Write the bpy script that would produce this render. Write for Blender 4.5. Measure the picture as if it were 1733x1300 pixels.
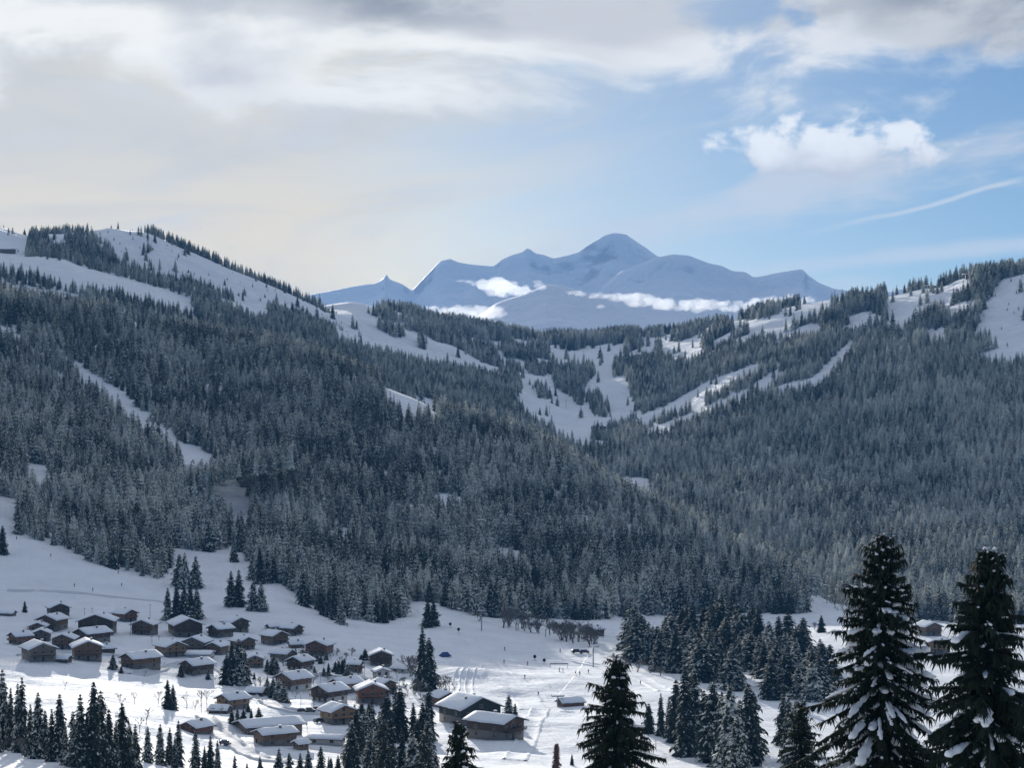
import bpy, math, random
import numpy as np
from math import radians, sin, cos, tan, pi
for o in list(bpy.data.objects): bpy.data.objects.remove(o)
S = bpy.context.scene
C = S.collection
F = 3234.0; CX = 866.5; HY = 718.0            # focal length in photo pixels, centre column, horizon row

# ---------------------------------------------------------------- camera, sky, sun, exposure
cam = bpy.data.cameras.new('camera'); co = bpy.data.objects.new('camera', cam); C.objects.link(co)
cam.sensor_width = 36.0; cam.lens = 36.0*F/1733.0
cam.shift_y = (HY-650.0)/1733.0
co.location = (0, 0, 0); co.rotation_euler = (radians(90), 0, 0)
cam.clip_start = 1.0; cam.clip_end = 60000.0
S.camera = co

SUN_AZ, SUN_EL = radians(-9.5), radians(10.15)
SUN_STRENGTH, SKY_STRENGTH, EXPOSURE = 3.9, 0.05, 0.8
HAZE_DENSITY = 2.6e-5; HAZE_COLOR = (0.15, 0.48, 1.0); HAZE_ANISO = 0.0

S.view_settings.view_transform = 'Standard'; S.view_settings.look = 'None'
S.view_settings.gamma = 1.0; S.view_settings.exposure = EXPOSURE
try: S.view_settings.use_curve_mapping = False
except Exception: pass
S.render.engine = 'CYCLES'
cy = S.cycles
cy.use_denoising = True
try: cy.denoiser = 'OPENIMAGEDENOISE'
except Exception: pass
cy.max_bounces = 7; cy.diffuse_bounces = 3; cy.glossy_bounces = 2; cy.transmission_bounces = 3
cy.transparent_max_bounces = 8; cy.volume_bounces = 4
cy.use_adaptive_sampling = True; cy.adaptive_threshold = 0.015
cy.caustics_reflective = False; cy.caustics_refractive = False

sl = bpy.data.lights.new('sun', 'SUN'); so = bpy.data.objects.new('sun', sl); C.objects.link(so)
sl.energy = SUN_STRENGTH; sl.angle = radians(0.55); sl.color = (1.0, 0.95, 0.87)
from mathutils import Vector, Matrix
sdir = Vector((sin(SUN_AZ)*cos(SUN_EL), cos(SUN_AZ)*cos(SUN_EL), sin(SUN_EL)))
so.rotation_euler = (-sdir).to_track_quat('-Z', 'Y').to_euler()
so.location = (-300, 200, 400)

# ---- a tiny expression layer over shader nodes
class G:
    def __init__(s, nt): s.nt = nt
    def n(s, typ, **kw):
        nd = s.nt.nodes.new(typ)
        for k, v in kw.items(): setattr(nd, k, v)
        return nd
    def put(s, sock, v):
        if isinstance(v, E): s.nt.links.new(v.s, sock)
        elif hasattr(v, 'is_output'): s.nt.links.new(v, sock)
        elif isinstance(v, (tuple, list)):
            sock.default_value = tuple(v) if len(v) == len(sock.default_value) else tuple(v)+(1.0,)
        else: sock.default_value = v
    def m(s, op, a, b=None, c=None, clamp=False):
        nd = s.n('ShaderNodeMath', operation=op, use_clamp=clamp)
        s.put(nd.inputs[0], a)
        if b is not None: s.put(nd.inputs[1], b)
        if c is not None: s.put(nd.inputs[2], c)
        return E(s, nd.outputs[0])
    def mix(s, f, a, b):
        nd = s.n('ShaderNodeMix', data_type='RGBA')
        s.put(nd.inputs[0], f); s.put(nd.inputs[6], a); s.put(nd.inputs[7], b)
        return E(s, nd.outputs[2])
    def step(s, x, lo, hi):
        nd = s.n('ShaderNodeMapRange', interpolation_type='SMOOTHSTEP')
        s.put(nd.inputs[0], x); s.put(nd.inputs[1], lo); s.put(nd.inputs[2], hi)
        return E(s, nd.outputs[0])
    def vec(s, x, y, z=0.0):
        nd = s.n('ShaderNodeCombineXYZ')
        s.put(nd.inputs[0], x); s.put(nd.inputs[1], y); s.put(nd.inputs[2], z)
        return E(s, nd.outputs[0])
    def sep(s, v):
        nd = s.n('ShaderNodeSeparateXYZ'); s.put(nd.inputs[0], v)
        return [E(s, o) for o in nd.outputs]
    def noise(s, v, scale=1.0, detail=4.0, rough=0.5, dist=0.0, color=False):
        nd = s.n('ShaderNodeTexNoise'); 
        if v is not None: s.put(nd.inputs['Vector'], v)
        nd.inputs['Scale'].default_value = scale; nd.inputs['Detail'].default_value = detail
        nd.inputs['Roughness'].default_value = rough; nd.inputs['Distortion'].default_value = dist
        return E(s, nd.outputs[1 if color else 0])
class E:
    def __init__(s, g, sock): s.g = g; s.s = sock
    def __add__(a, b): return a.g.m('ADD', a, b)
    __radd__ = __add__
    def __mul__(a, b): return a.g.m('MULTIPLY', a, b)
    __rmul__ = __mul__
    def __sub__(a, b): return a.g.m('SUBTRACT', a, b)
    def __rsub__(a, b): return a.g.m('SUBTRACT', b, a)
    def __truediv__(a, b): return a.g.m('DIVIDE', a, b)

def build_world():
    w = bpy.data.worlds.new('World'); S.world = w; w.use_nodes = True
    nt = w.node_tree; nt.nodes.clear(); g = G(nt)
    tc = g.n('ShaderNodeTexCoord')
    x, y, z = g.sep(tc.outputs['Generated'])
    sky = g.n('ShaderNodeTexSky', sky_type='NISHITA')
    sky.sun_disc = False; sky.sun_elevation = SUN_EL; sky.sun_rotation = SUN_AZ
    sky.altitude = 1300.0; sky.air_density = 1.0; sky.dust_density = 0.6; sky.ozone_density = 1.2
    K = 1.0/(SKY_STRENGTH*2**EXPOSURE)
    def col(r, gg, b, k=1.0): return (r*K*k, gg*K*k, b*K*k)
    hor = g.m('SQRT', x*x + y*y)
    a = x/g.m('MAXIMUM', hor, 0.001)*F               # side angle of the direction, in 1/3234 rad
    e = g.m('ARCSINE', z)*F                           # height above the horizon, same unit
    # clear blue of the open part of the sky
    tint = g.n('ShaderNodeMix', data_type='RGBA', blend_type='MULTIPLY'); tint.inputs[0].default_value = 1.0
    g.put(tint.inputs[6], sky.outputs[0]); g.put(tint.inputs[7], SKY_TINT)
    base = E(g, tint.outputs[2])
    # wispy veil: long streaks that rise a little to the right
    sv = g.vec(a*0.0011 + e*0.0006, e*0.0075 - a*0.0011, 3.1)
    st = g.noise(sv, 1.0, 7.0, 0.58, 0.5)
    bl = g.noise(g.vec(a*0.0021, e*0.0034, 7.7), 1.0, 4.0, 0.5, 0.3)
    veil_edge = a + (st - 0.5)*1500.0 + (bl - 0.5)*500.0 - g.m('MAXIMUM', 200.0 - e, 0.0)*1.9
    veil = 1.0 - g.step(veil_edge, -350.0, 640.0)
    low = 1.0 - g.step(e, 150.0, 520.0)
    front = g.step(y, -0.2, 0.75)*(1.0 - g.step(e, 1000.0, 2400.0))
    veil = veil*front
    veil_col = g.mix(low, col(.79, .74, .62), col(1.16, .92, .50))
    vt = g.noise(g.vec(a*0.0017 + e*0.0004, e*0.0085 - a*0.0006, 21.0), 1.0, 6.0, 0.55, 0.5)
    veil_col = g.mix(g.step(vt, 0.40, 0.66)*0.42, veil_col, col(.56, .575, .60))
    side = g.step(a, -150.0, 700.0)
    veil_col = g.mix(side*0.6, veil_col, col(.66, .68, .70))
    c1 = g.mix(veil*(0.97 - 0.62*g.step(st, 0.57, 0.42)*g.step(a, -450.0, 100.0)), base, veil_col)
    wisps = g.step(st + (bl - 0.5)*0.5, 0.50, 0.68)
    c1 = g.mix(wisps*front*0.72, c1, col(.74, .74, .73))
    # contrail-like bands low on the right
    ln = g.noise(g.vec(a*0.006, e*0.02, 1.3), 1.0, 4.0, 0.55, 0.0)
    b1 = (e - 352.0) - (a - 660.0)*0.20 - g.step(a, 690.0, 790.0)*12.0 + (ln - 0.5)*20.0
    m1 = (1.0 - g.step(g.m('ABSOLUTE', b1), 0.5, 7.0))*g.step(a, 420.0, 720.0)*(1.0 - g.step(a, 800.0, 860.0))
    c1 = g.mix(m1*0.6, c1, col(.80, .80, .78))
    b2 = (e - 282.0) - (a - 700.0)*0.085 + (ln - 0.5)*26.0
    m2 = (1.0 - g.step(g.m('ABSOLUTE', b2), 2.0, 22.0))*g.step(a, 150.0, 700.0)
    c1 = g.mix(m2*0.55, c1, col(.78, .77, .74))
    # one fair-weather cloud right of centre
    cv = g.vec(a*0.011, e*0.015, 5.0)
    cn = g.noise(cv, 1.0, 6.0, 0.52, 0.15)
    cx_ = (a - 532.0)/188.0; cyy = (e - 460.0)
    sh = g.m('MAXIMUM', cyy, 0.0)/62.0 + g.m('MAXIMUM', cyy*-1.0, 0.0)/50.0
    r2 = cx_*cx_ + sh*sh
    cum = g.step((cn - 0.48)*4.2 + 1.0 - r2, 0.08, 0.65)
    ccol = g.mix(g.step(cyy + (cn - 0.5)*90.0, -45.0, 15.0), col(.62, .63, .66), col(1.0, 1.0, .98))
    c1 = g.mix(cum*0.9, c1, ccol)
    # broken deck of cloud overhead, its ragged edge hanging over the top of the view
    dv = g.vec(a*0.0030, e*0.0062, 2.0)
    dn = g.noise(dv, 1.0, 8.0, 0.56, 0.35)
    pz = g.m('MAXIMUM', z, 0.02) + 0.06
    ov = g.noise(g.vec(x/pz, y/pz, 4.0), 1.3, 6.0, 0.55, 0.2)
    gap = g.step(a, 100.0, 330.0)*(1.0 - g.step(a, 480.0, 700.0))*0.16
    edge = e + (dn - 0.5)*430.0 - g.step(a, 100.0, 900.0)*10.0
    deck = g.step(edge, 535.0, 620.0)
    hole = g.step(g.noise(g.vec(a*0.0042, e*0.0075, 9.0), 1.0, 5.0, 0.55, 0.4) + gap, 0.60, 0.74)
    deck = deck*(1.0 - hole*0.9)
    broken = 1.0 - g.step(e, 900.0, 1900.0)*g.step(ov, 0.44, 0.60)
    deck = deck*broken*g.step(y, -0.75, 0.05)  # deck cleared behind the camera to make the shade darker and bluer
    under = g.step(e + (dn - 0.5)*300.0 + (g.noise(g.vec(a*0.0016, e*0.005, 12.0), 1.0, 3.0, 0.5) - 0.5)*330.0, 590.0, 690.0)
    dcol = g.mix(under, g.mix(g.step(a, -300.0, 800.0), col(1.02, 1.0, .94), col(.80, .81, .82)), g.mix(g.step(e, 640.0, 1100.0), g.mix(g.step(dn, .36, .62), col(.27, .28, .30), col(.66, .66, .66)), g.mix(g.step(ov, .3, .6), col(.95, .99, 1.06), col(.55, .58, .63))))  # unseen overhead part of the deck brightened to raise the ambient light
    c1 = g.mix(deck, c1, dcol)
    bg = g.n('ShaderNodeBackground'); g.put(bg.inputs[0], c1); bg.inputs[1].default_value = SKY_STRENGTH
    out = g.n('ShaderNodeOutputWorld'); nt.links.new(bg.outputs[0], out.inputs[0])
SKY_TINT = (0.61, 0.755, 1.0)
build_world()
# ---------------------------------------------------------------- helpers
def hash2(ix, iy, seed):
    h = (ix.astype(np.int64)*374761393 + iy.astype(np.int64)*668265263 + seed*974634547) & 0xffffffff
    h = ((h ^ (h >> 13))*1274126177) & 0xffffffff
    return ((h ^ (h >> 16)) & 0xffff)/65535.0
def vnoise(x, y, seed=0):
    ix = np.floor(x); iy = np.floor(y); fx = x-ix; fy = y-iy
    fx = fx*fx*(3-2*fx); fy = fy*fy*(3-2*fy)
    a = hash2(ix, iy, seed); b = hash2(ix+1, iy, seed); c = hash2(ix, iy+1, seed); d = hash2(ix+1, iy+1, seed)
    return (a*(1-fx)+b*fx)*(1-fy) + (c*(1-fx)+d*fx)*fy
def fbm(x, y, oct=4, seed=0, gain=0.5):
    s = 0.0; a = 1.0; t = 0.0
    for k in range(oct):
        s = s + a*(vnoise(x*2**k+17.3*k, y*2**k-9.1*k, seed+k)-0.5); t += a; a *= gain
    return s/t*2
def ridged(x, y, oct=5, seed=0):
    s = 0.0; a = 1.0; t = 0.0
    for k in range(oct):
        s = s + a*(1-np.abs(vnoise(x*2**k+3.3*k, y*2**k+7.7*k, seed+k)*2-1)); t += a; a *= 0.5
    return s/t
def gsmooth(a, sig, axis):
    if sig <= 0: return a
    r = int(sig*3)+1; k = np.exp(-0.5*(np.arange(-r, r+1)/sig)**2); k /= k.sum()
    pad = [(0, 0)]*a.ndim; pad[axis] = (r, r)
    b = np.pad(a, pad, mode='edge')
    return np.apply_along_axis(lambda v: np.convolve(v, k, 'valid'), axis, b)

def new_mesh(name, verts, faces, smooth=True):
    me = bpy.data.meshes.new(name)
    verts = np.asarray(verts, dtype=np.float32).reshape(-1, 3)
    faces = np.asarray(faces)
    me.vertices.add(len(verts)); me.vertices.foreach_set('co', verts.ravel())
    n, k = faces.shape
    me.loops.add(n*k); me.loops.foreach_set('vertex_index', faces.astype(np.int32).ravel())
    me.polygons.add(n)
    me.polygons.foreach_set('loop_start', np.arange(0, n*k, k, dtype=np.int32))
    me.polygons.foreach_set('loop_total', np.full(n, k, dtype=np.int32))
    if smooth: me.polygons.foreach_set('use_smooth', np.ones(n, dtype=bool))
    me.update(calc_edges=True); me.validate()
    return me
def link(name, data, mat=None, parent=None, loc=None):
    o = bpy.data.objects.new(name, data); C.objects.link(o)
    if mat is not None and data is not None and len(data.materials) == 0: data.materials.append(mat)
    if parent is not None: o.parent = parent
    if loc is not None: o.location = loc
    return o
def tag(o, label=None, cat=None, group=None, kind=None):
    if label: o['label'] = label
    if cat: o['category'] = cat
    if group: o['group'] = group
    if kind: o['kind'] = kind
    return o

# ---------------------------------------------------------------- materials
def mat_new(name):
    m = bpy.data.materials.new(name); m.use_nodes = True; nt = m.node_tree; nt.nodes.clear()
    g = G(nt); b = g.n('ShaderNodeBsdfPrincipled'); o = g.n('ShaderNodeOutputMaterial')
    nt.links.new(b.outputs[0], o.inputs[0])
    return m, g, b
def simple(name, colr, rough=0.8, var=0.15, scale=3.0, spec=0.25, metal=0.0):
    m, g, b = mat_new(name)
    tc = g.n('ShaderNodeTexCoord')
    n = g.noise(tc.outputs['Object'], scale, 5.0, 0.6)
    c = g.mix(n, tuple(v*(1-var) for v in colr), tuple(min(1, v*(1+var)) for v in colr))
    g.put(b.inputs['Base Color'], c); b.inputs['Roughness'].default_value = rough
    b.inputs['Specular IOR Level'].default_value = spec; b.inputs['Metallic'].default_value = metal
    return m
def mat_snow(name, bump=1.0, tracks=False, colr=(.83, .85, .88)):
    m, g, b = mat_new(name)
    geo = g.n('ShaderNodeNewGeometry'); P = geo.outputs['Position']
    n1 = g.noise(P, 0.06, 5.0, 0.55); n2 = g.noise(P, 0.5, 4.0, 0.6)
    px, py, pz = g.sep(P)
    h = n1*2.2*bump + n2*0.35*bump
    c = g.mix(g.step(n1, 0.35, 0.7), tuple(v*0.93 for v in colr), colr)
    if tracks:
        tn = g.noise(g.vec(px*0.16 + py*0.03, py*0.012 - px*0.01, 0.0), 1.0, 5.0, 0.6, 1.2)
        h = h + g.step(tn, 0.42, 0.60)*0.16
    bp = g.n('ShaderNodeBump'); bp.inputs['Strength'].default_value = 0.8; bp.inputs['Distance'].default_value = 1.0
    g.put(bp.inputs['Height'], h); g.nt.links.new(bp.outputs[0], b.inputs['Normal'])
    g.put(b.inputs['Base Color'], c); b.inputs['Roughness'].default_value = 0.75
    b.inputs['Specular IOR Level'].default_value = 0.03
    return m
M_SNOW = mat_snow('valley_snow', 1.0, True)
M_SNOWHILL = mat_snow('hill_snow', 1.4)
def mat_mountain(name):
    m, g, b = mat_new(name)
    geo = g.n('ShaderNodeNewGeometry'); P = geo.outputs['Position']
    nx, ny, nz = g.sep(geo.outputs['Normal'])
    n = g.noise(P, 0.006, 7.0, 0.62)
    n3 = g.noise(P, 0.0022, 6.0, 0.6, 0.6)
    rock = 1.0 - g.step(nz + (n-0.5)*0.9 + (n3-0.5)*0.9, 0.50, 0.74)
    c = g.mix(rock*0.55, (.80, .83, .88), (.22, .23, .26))
    g.put(b.inputs['Base Color'], c); b.inputs['Roughness'].default_value = 0.7; b.inputs['Specular IOR Level'].default_value = 0.1
    bp = g.n('ShaderNodeBump'); bp.inputs['Strength'].default_value = 0.6; bp.inputs['Distance'].default_value = 70.0
    g.put(bp.inputs['Height'], n); g.nt.links.new(bp.outputs[0], b.inputs['Normal'])
    return m
M_MOUNT = mat_mountain('mountain_snow')

# ---------------------------------------------------------------- terrain: lofted sheets, real distances in metres
def pchip(xk, yk, x):
    """monotone cubic through (xk, yk), vectorised over the last axis; xk, yk: (K, N); x: (R, N)"""
    h = np.diff(xk, axis=0); d = np.diff(yk, axis=0)/h
    m = np.zeros_like(yk)
    same = (d[:-1]*d[1:]) > 0
    w1 = 2*h[1:]+h[:-1]; w2 = h[1:]+2*h[:-1]
    with np.errstate(all='ignore'):
        hm = (w1+w2)/(w1/d[:-1]+w2/d[1:])
    m[1:-1] = np.where(same, hm, 0.0)
    m[0] = d[0]; m[-1] = d[-1]
    out = np.zeros_like(x)
    for k in range(len(h)):
        s = (x >= xk[k]) & (x <= xk[k+1])
        t = np.clip((x-xk[k])/h[k], 0, 1)
        v = (yk[k]*(2*t**3-3*t**2+1) + h[k]*m[k]*(t**3-2*t**2+t) + yk[k+1]*(-2*t**3+3*t**2) + h[k]*m[k+1]*(t**3-t**2))
        out = np.where(s, v, out)
    return out
class Patch:
    """lines: list of polylines [(px, py, Y)...] from near to far (or ('z', [(px, z, Y)...]))"""
    def __init__(s, lines, rows, px0=-950, px1=2650, ncol=360, sig=14.0, noise=None):
        cols = np.linspace(px0, px1, ncol); dpx = cols[1]-cols[0]
        Yk = []; Zk = []
        for ln in lines:
            isz = ln[0] == 'z'; sg = sig
            if isz: ln = ln[1]
            a = np.array(ln, float)
            Y = np.interp(cols, a[:, 0], a[:, 2]); v = np.interp(cols, a[:, 0], a[:, 1])
            Y = gsmooth(Y, sg*1.5/dpx, 0); v = gsmooth(v, sg/dpx, 0)
            Yk.append(Y); Zk.append(v if isz else (HY-v)/F*Y)
        Yk = np.array(Yk); Zk = np.array(Zk)
        for k in range(1, len(Yk)): Yk[k] = np.maximum(Yk[k], Yk[k-1]+8.0)
        Ys = []
        for k in range(len(Yk)-1):
            n = rows[k]
            for i in range(n): Ys.append(Yk[k]+(Yk[k+1]-Yk[k])*i/n)
        Ys.append(Yk[-1]); Ys = np.array(Ys)
        Z = pchip(Yk, Zk, Ys)
        X = (cols[None, :]-CX)/F*Ys
        if noise is not None: Z = Z+noise(X, Ys, (HY-Z/Ys*F))
        s.cols, s.X, s.Y, s.Z, s.Yk = cols, X, Ys, Z, Yk
        s.R, s.N = Ys.shape
    def mesh(s, name):
        v = np.stack([s.X, s.Y, s.Z], -1).reshape(-1, 3)
        i = np.arange(s.R*s.N).reshape(s.R, s.N)
        f = np.stack([i[:-1, :-1], i[:-1, 1:], i[1:, 1:], i[1:, :-1]], -1).reshape(-1, 4)
        return new_mesh(name, v, f)
    def col(s, px):
        t = (px-s.cols[0])/(s.cols[1]-s.cols[0]); t = min(max(t, 0), s.N-1.001)
        i = int(t); f = t-i
        return s.Y[:, i]*(1-f)+s.Y[:, i+1]*f, s.Z[:, i]*(1-f)+s.Z[:, i+1]*f
    def z_at(s, x, y):
        px = CX+x/y*F; Y, Z = s.col(px)
        return float(np.interp(y, Y, Z))
    def hit(s, px, py, after=0.0):
        """where the line of sight through a photo pixel first meets the sheet"""
        Y, Z = s.col(px); rows = HY-Z/np.maximum(Y, 1)*F
        ok = (rows <= py) & (Y > after)
        i = int(np.argmax(ok)) if ok.any() else len(Y)-1
        if i > 0:
            t = (rows[i-1]-py)/max(rows[i-1]-rows[i], 1e-6); t = min(max(t, 0), 1)
            y = Y[i-1]+(Y[i]-Y[i-1])*t; z = Z[i-1]+(Z[i]-Z[i-1])*t
        else: y, z = Y[0], Z[0]
        return Vector(((px-CX)/F*y, y, z))
    def zgrid(s, px, y):
        """vectorised height at columns px, depths y"""
        t = np.clip((px-s.cols[0])/(s.cols[1]-s.cols[0]), 0, s.N-1.001); i = t.astype(int); f = t-i
        out = np.zeros_like(y)
        for c in np.unique(i):
            k = i == c
            z0 = np.interp(y[k], s.Y[:, c], s.Z[:, c]); z1 = np.interp(y[k], s.Y[:, c+1], s.Z[:, c+1])
            out[k] = z0*(1-f[k])+z1*f[k]
        return out

def inside(poly, x, y):
    poly = np.array(poly, float); r = np.zeros(x.shape, bool)
    n = len(poly); j = n-1
    for i in range(n):
        xi, yi = poly[i]; xj, yj = poly[j]
        c = ((yi > y) != (yj > y)) & (x < (xj-xi)*(y-yi)/((yj-yi) or 1e-9)+xi)
        r ^= c; j = i
    return r

# valley floor, village slope and the wooded hill on the left
A_CREST = [(-330, 440, 2150), (0, 505, 2150), (200, 540, 2150), (400, 588, 2120), (540, 612, 2080), (650, 655, 2020), (760, 705, 1950), (880, 745, 1880),
           (960, 785, 1820), (1040, 835, 1750), (1200, 905, 1640), (1320, 968, 1550), (1400, 1018, 1480), (1480, 1030, 1470), (2060, 1035, 1470)]
A_BASE = [(-330, 815, 1290), (0, 888, 1250), (100, 920, 1230), (200, 952, 1215), (290, 978, 1205), (400, 985, 1200), (480, 992, 1195), (560, 1030, 1180), (640, 1048, 1175), (720, 1035, 1190),
          (830, 1047, 1220), (1000, 1047, 1260), (1200, 1040, 1320), (1400, 1030, 1390), (1500, 1040, 1400), (2060, 1045, 1400)]
def a_noise(X, Y, PY):
    w = np.clip((Y-1150)/150, 0, 1)
    return fbm(X/75, Y/75, 2, 33)*2.6*(1-w)*np.clip((Y-520)/150, 0, 1) + fbm(X/170, Y/170, 4, 3)*(0.6+9.0*w*np.clip((2100-Y)/300, 0.15, 1)) + fbm(X/45, Y/45, 3, 9)*(0.7+1.2*w) + fbm(X/21, Y/15, 3, 14)*1.9*np.clip((Y-520)/100, 0, 1)*(1-w)*np.clip((60-X)/60, 0.25, 1)
A = Patch([
    ('z', [(-330, -9, 25), (2060, -9, 25)]),
    ('z', [(-330, -33, 140), (900, -36, 140), (2060, -33, 140)]),
    ('z', [(-330, -48, 215), (900, -50, 215), (2060, -48, 215)]),
    [(-330, 1275, 470), (150, 1290, 470), (400, 1340, 490), (900, 1330, 500), (1400, 1345, 500), (2060, 1330, 500)],
    [(-330, 1205, 640), (100, 1215, 640), (350, 1255, 640), (600, 1268, 640), (900, 1270, 650), (1300, 1285, 640), (2060, 1285, 640)],
    [(-330, 1105, 850), (0, 1110, 850), (250, 1130, 850), (460, 1150, 850), (700, 1163, 850), (900, 1168, 860), (1250, 1178, 850), (2060, 1175, 850)],
    [(-330, 1020, 1040), (0, 1045, 1030), (250, 1058, 1030), (460, 1078, 1010), (640, 1090, 1000), (760, 1090, 1020), (900, 1098, 1050), (1250, 1102, 1060), (1420, 1085, 1100), (2060, 1085, 1100)],
    A_BASE,
    [(px, py*0.52+pb*0.48, y*0.5+yb*0.5) for (px, py, y), (pb, yb) in zip(A_CREST, [(float(np.interp(p[0], [q[0] for q in A_BASE], [q[1] for q in A_BASE])), float(np.interp(p[0], [q[0] for q in A_BASE], [q[2] for q in A_BASE]))) for p in A_CREST])],
    A_CREST,
    [(px, py+14+0.0*y, y+170) for px, py, y in A_CREST],
    [(px, py+70, y+420) for px, py, y in A_CREST],
], [14, 10, 22, 18, 24, 24, 30, 40, 40, 12, 6], sig=12.0, noise=a_noise)

# snowy ridge behind it on the left
B_CREST = [(-330, 330, 3200), (0, 384, 3200), (40, 402, 3200), (100, 398, 3200), (180, 389, 3200), (250, 394, 3200), (300, 415, 3200), (400, 460, 3200), (470, 490, 3220), (540, 522, 3250), (600, 565, 3250), (700, 650, 3250)]
def b_noise(X, Y, PY):
    gul = ridged(X/75+fbm(X/200, Y/200, 2, 28)*1.2, Y/420, 3, 29)
    return (gul-0.5)*9*np.clip((3230-Y)/120, 0, 1)*np.clip((Y-2800)/150, 0, 1) + fbm(X/260, Y/260, 4, 21)*7*np.clip((3200-Y)/200, 0.1, 1) + fbm(X/60, Y/60, 3, 25)*(2.0+3.5*np.clip((Y-2600)/200, 0, 1)*np.clip((3190-Y)/60, 0, 1))
B = Patch([
    [(-330, 520, 2250), (0, 560, 2250), (300, 600, 2250), (540, 640, 2300), (700, 720, 2300)],
    [(-330, 455, 2500), (0, 505, 2450), (200, 528, 2480), (330, 560, 2500), (540, 600, 2550), (700, 700, 2550)],
    [(-330, 400, 2680), (0, 440, 2680), (110, 452, 2690), (200, 480, 2690), (330, 525, 2700), (540, 570, 2750), (700, 690, 2750)],
    [(-330, 385, 2850), (0, 428, 2850), (110, 440, 2850), (200, 470, 2850), (330, 508, 2870), (450, 530, 2900), (540, 555, 2950), (700, 680, 2950)],
    B_CREST,
    [(px, py+6, y+120) for px, py, y in B_CREST],
    [(px, py+60, y+600) for px, py, y in B_CREST],
], [18, 20, 20, 40, 6, 6], px0=-950, px1=700, ncol=205, sig=10.0, noise=b_noise)

# far valley: plateau with pistes, and the wooded hill on the right
D_CREST = [(300, 545, 3300), (540, 520, 3500), (600, 519, 3500), (640, 524, 3600), (700, 536, 3700), (770, 554, 3850), (830, 562, 3950), (900, 575, 4050), (1000, 578, 4100), (1060, 570, 4100), (1100, 573, 4050), (1170, 563, 3900), (1230, 550, 3750), (1300, 532, 3600),
           (1360, 517, 3450), (1420, 508, 3450), (1500, 506, 3400), (1560, 492, 3300), (1600, 487, 3250), (1630, 473, 3150), (1680, 466, 3080), (1733, 462, 3000), (2060, 425, 3000)]
def d_noise(X, Y, PY):
    far = np.clip((3700-Y)/300, 0.15, 1)
    k = fbm(X/190, Y/230, 4, 41)*9*far + fbm(X/50, Y/60, 3, 47)*2.6
    k = k + fbm(X/38, Y/75, 3, 58)*4.5*np.clip((Y-2450)/150, 0, 1)*np.clip((3300-Y)/200, 0, 1)
    kn = np.clip(fbm(X/95, Y/150, 2, 55), 0, 1)*16*np.exp(-((Y-3300)/300)**2)*np.exp(-((X+120)/420)**2)
    return k + kn
D = Patch([
    [(300, 800, 1950), (540, 760, 2100), (700, 790, 2100), (880, 850, 2050), (1000, 890, 2000), (1200, 950, 1800), (1400, 1040, 1560), (1500, 1042, 1470), (2060, 1048, 1440)],
    [(300, 680, 2300), (540, 650, 2400), (700, 700, 2450), (880, 760, 2450), (1000, 770, 2450), (1060, 765, 2450), (1200, 800, 2300), (1400, 850, 2080), (1733, 880, 1880), (2060, 880, 1850)],
    [(300, 610, 2600), (540, 605, 2650), (700, 650, 2700), (880, 695, 2800), (960, 712, 2850), (1050, 708, 2850), (1150, 697, 2780), (1250, 675, 2640), (1400, 665, 2560), (1550, 665, 2450), (1733, 705, 2260), (2060, 695, 2200)],
    [(300, 565, 2900), (540, 560, 2950), (700, 600, 3050), (850, 640, 3150), (950, 650, 3250), (1050, 635, 3280), (1150, 622, 3150), (1250, 600, 2960), (1400, 575, 2900), (1550, 575, 2780), (1650, 585, 2650), (1733, 590, 2580), (2060, 575, 2550)],
    D_CREST,
    [(px, py+6, y+120) for px, py, y in D_CREST],
    [(px, py+60, y+600) for px, py, y in D_CREST],
], [30, 40, 40, 50, 6, 6], px0=300, px1=2650, ncol=305, sig=9.0, noise=d_noise)

tag(link('valley_floor', A.mesh('valley_floor'), M_SNOW), 'snow covered valley floor rising into the wooded hill', None, None, 'structure')
tag(link('ridge_terrain', B.mesh('ridge_terrain'), M_SNOWHILL), 'open snowy ridge above the wooded hill', None, None, 'structure')
tag(link('plateau_terrain', D.mesh('plateau_terrain'), M_SNOWHILL), 'far snowy plateau and hillside crossed by ski pistes', None, None, 'structure')
gs = 26000.0
tag(link('ground', new_mesh('ground', [(-gs, -3000, -220), (gs, -3000, -220), (gs, 17000, -220), (-gs, 17000, -220)], [(0, 1, 2, 3)]), M_SNOWHILL), 'snow ground under the hills', None, None, 'structure')

# distant massif
def m_noise(amp, wl, seed, crestY):
    def f(X, Y, PY):
        k = np.clip((crestY-Y)/900, 0.0, 1)
        return (ridged(X/wl, Y/wl*0.6, 5, seed)-0.55)*amp*k + fbm(X/220, Y/220, 3, seed+9)*amp*0.03
    return f
def massif(name, crest, Y, base_py, drop, noise, px0, px1, label, ncol=260):
    c2 = [(px, py, Y) for px, py in crest]
    P = Patch([
        [(px0, base_py, Y-2600), (px1, base_py, Y-2600)],
        [(px, py+(base_py-py)*0.55, Y-1100) for px, py, _ in c2],
        [(px, py+(base_py-py)*0.22, Y-330) for px, py, _ in c2],
        c2, [(px, py+drop, Y+900) for px, py, _ in c2], [(px, py+drop*3, Y+2000) for px, py, _ in c2]],
        [30, 30, 24, 14, 6], px0=px0, px1=px1, ncol=ncol, sig=2.2, noise=noise)
    tag(link(name, P.mesh(name), M_MOUNT), label, None, None, 'structure')
    return P
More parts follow.
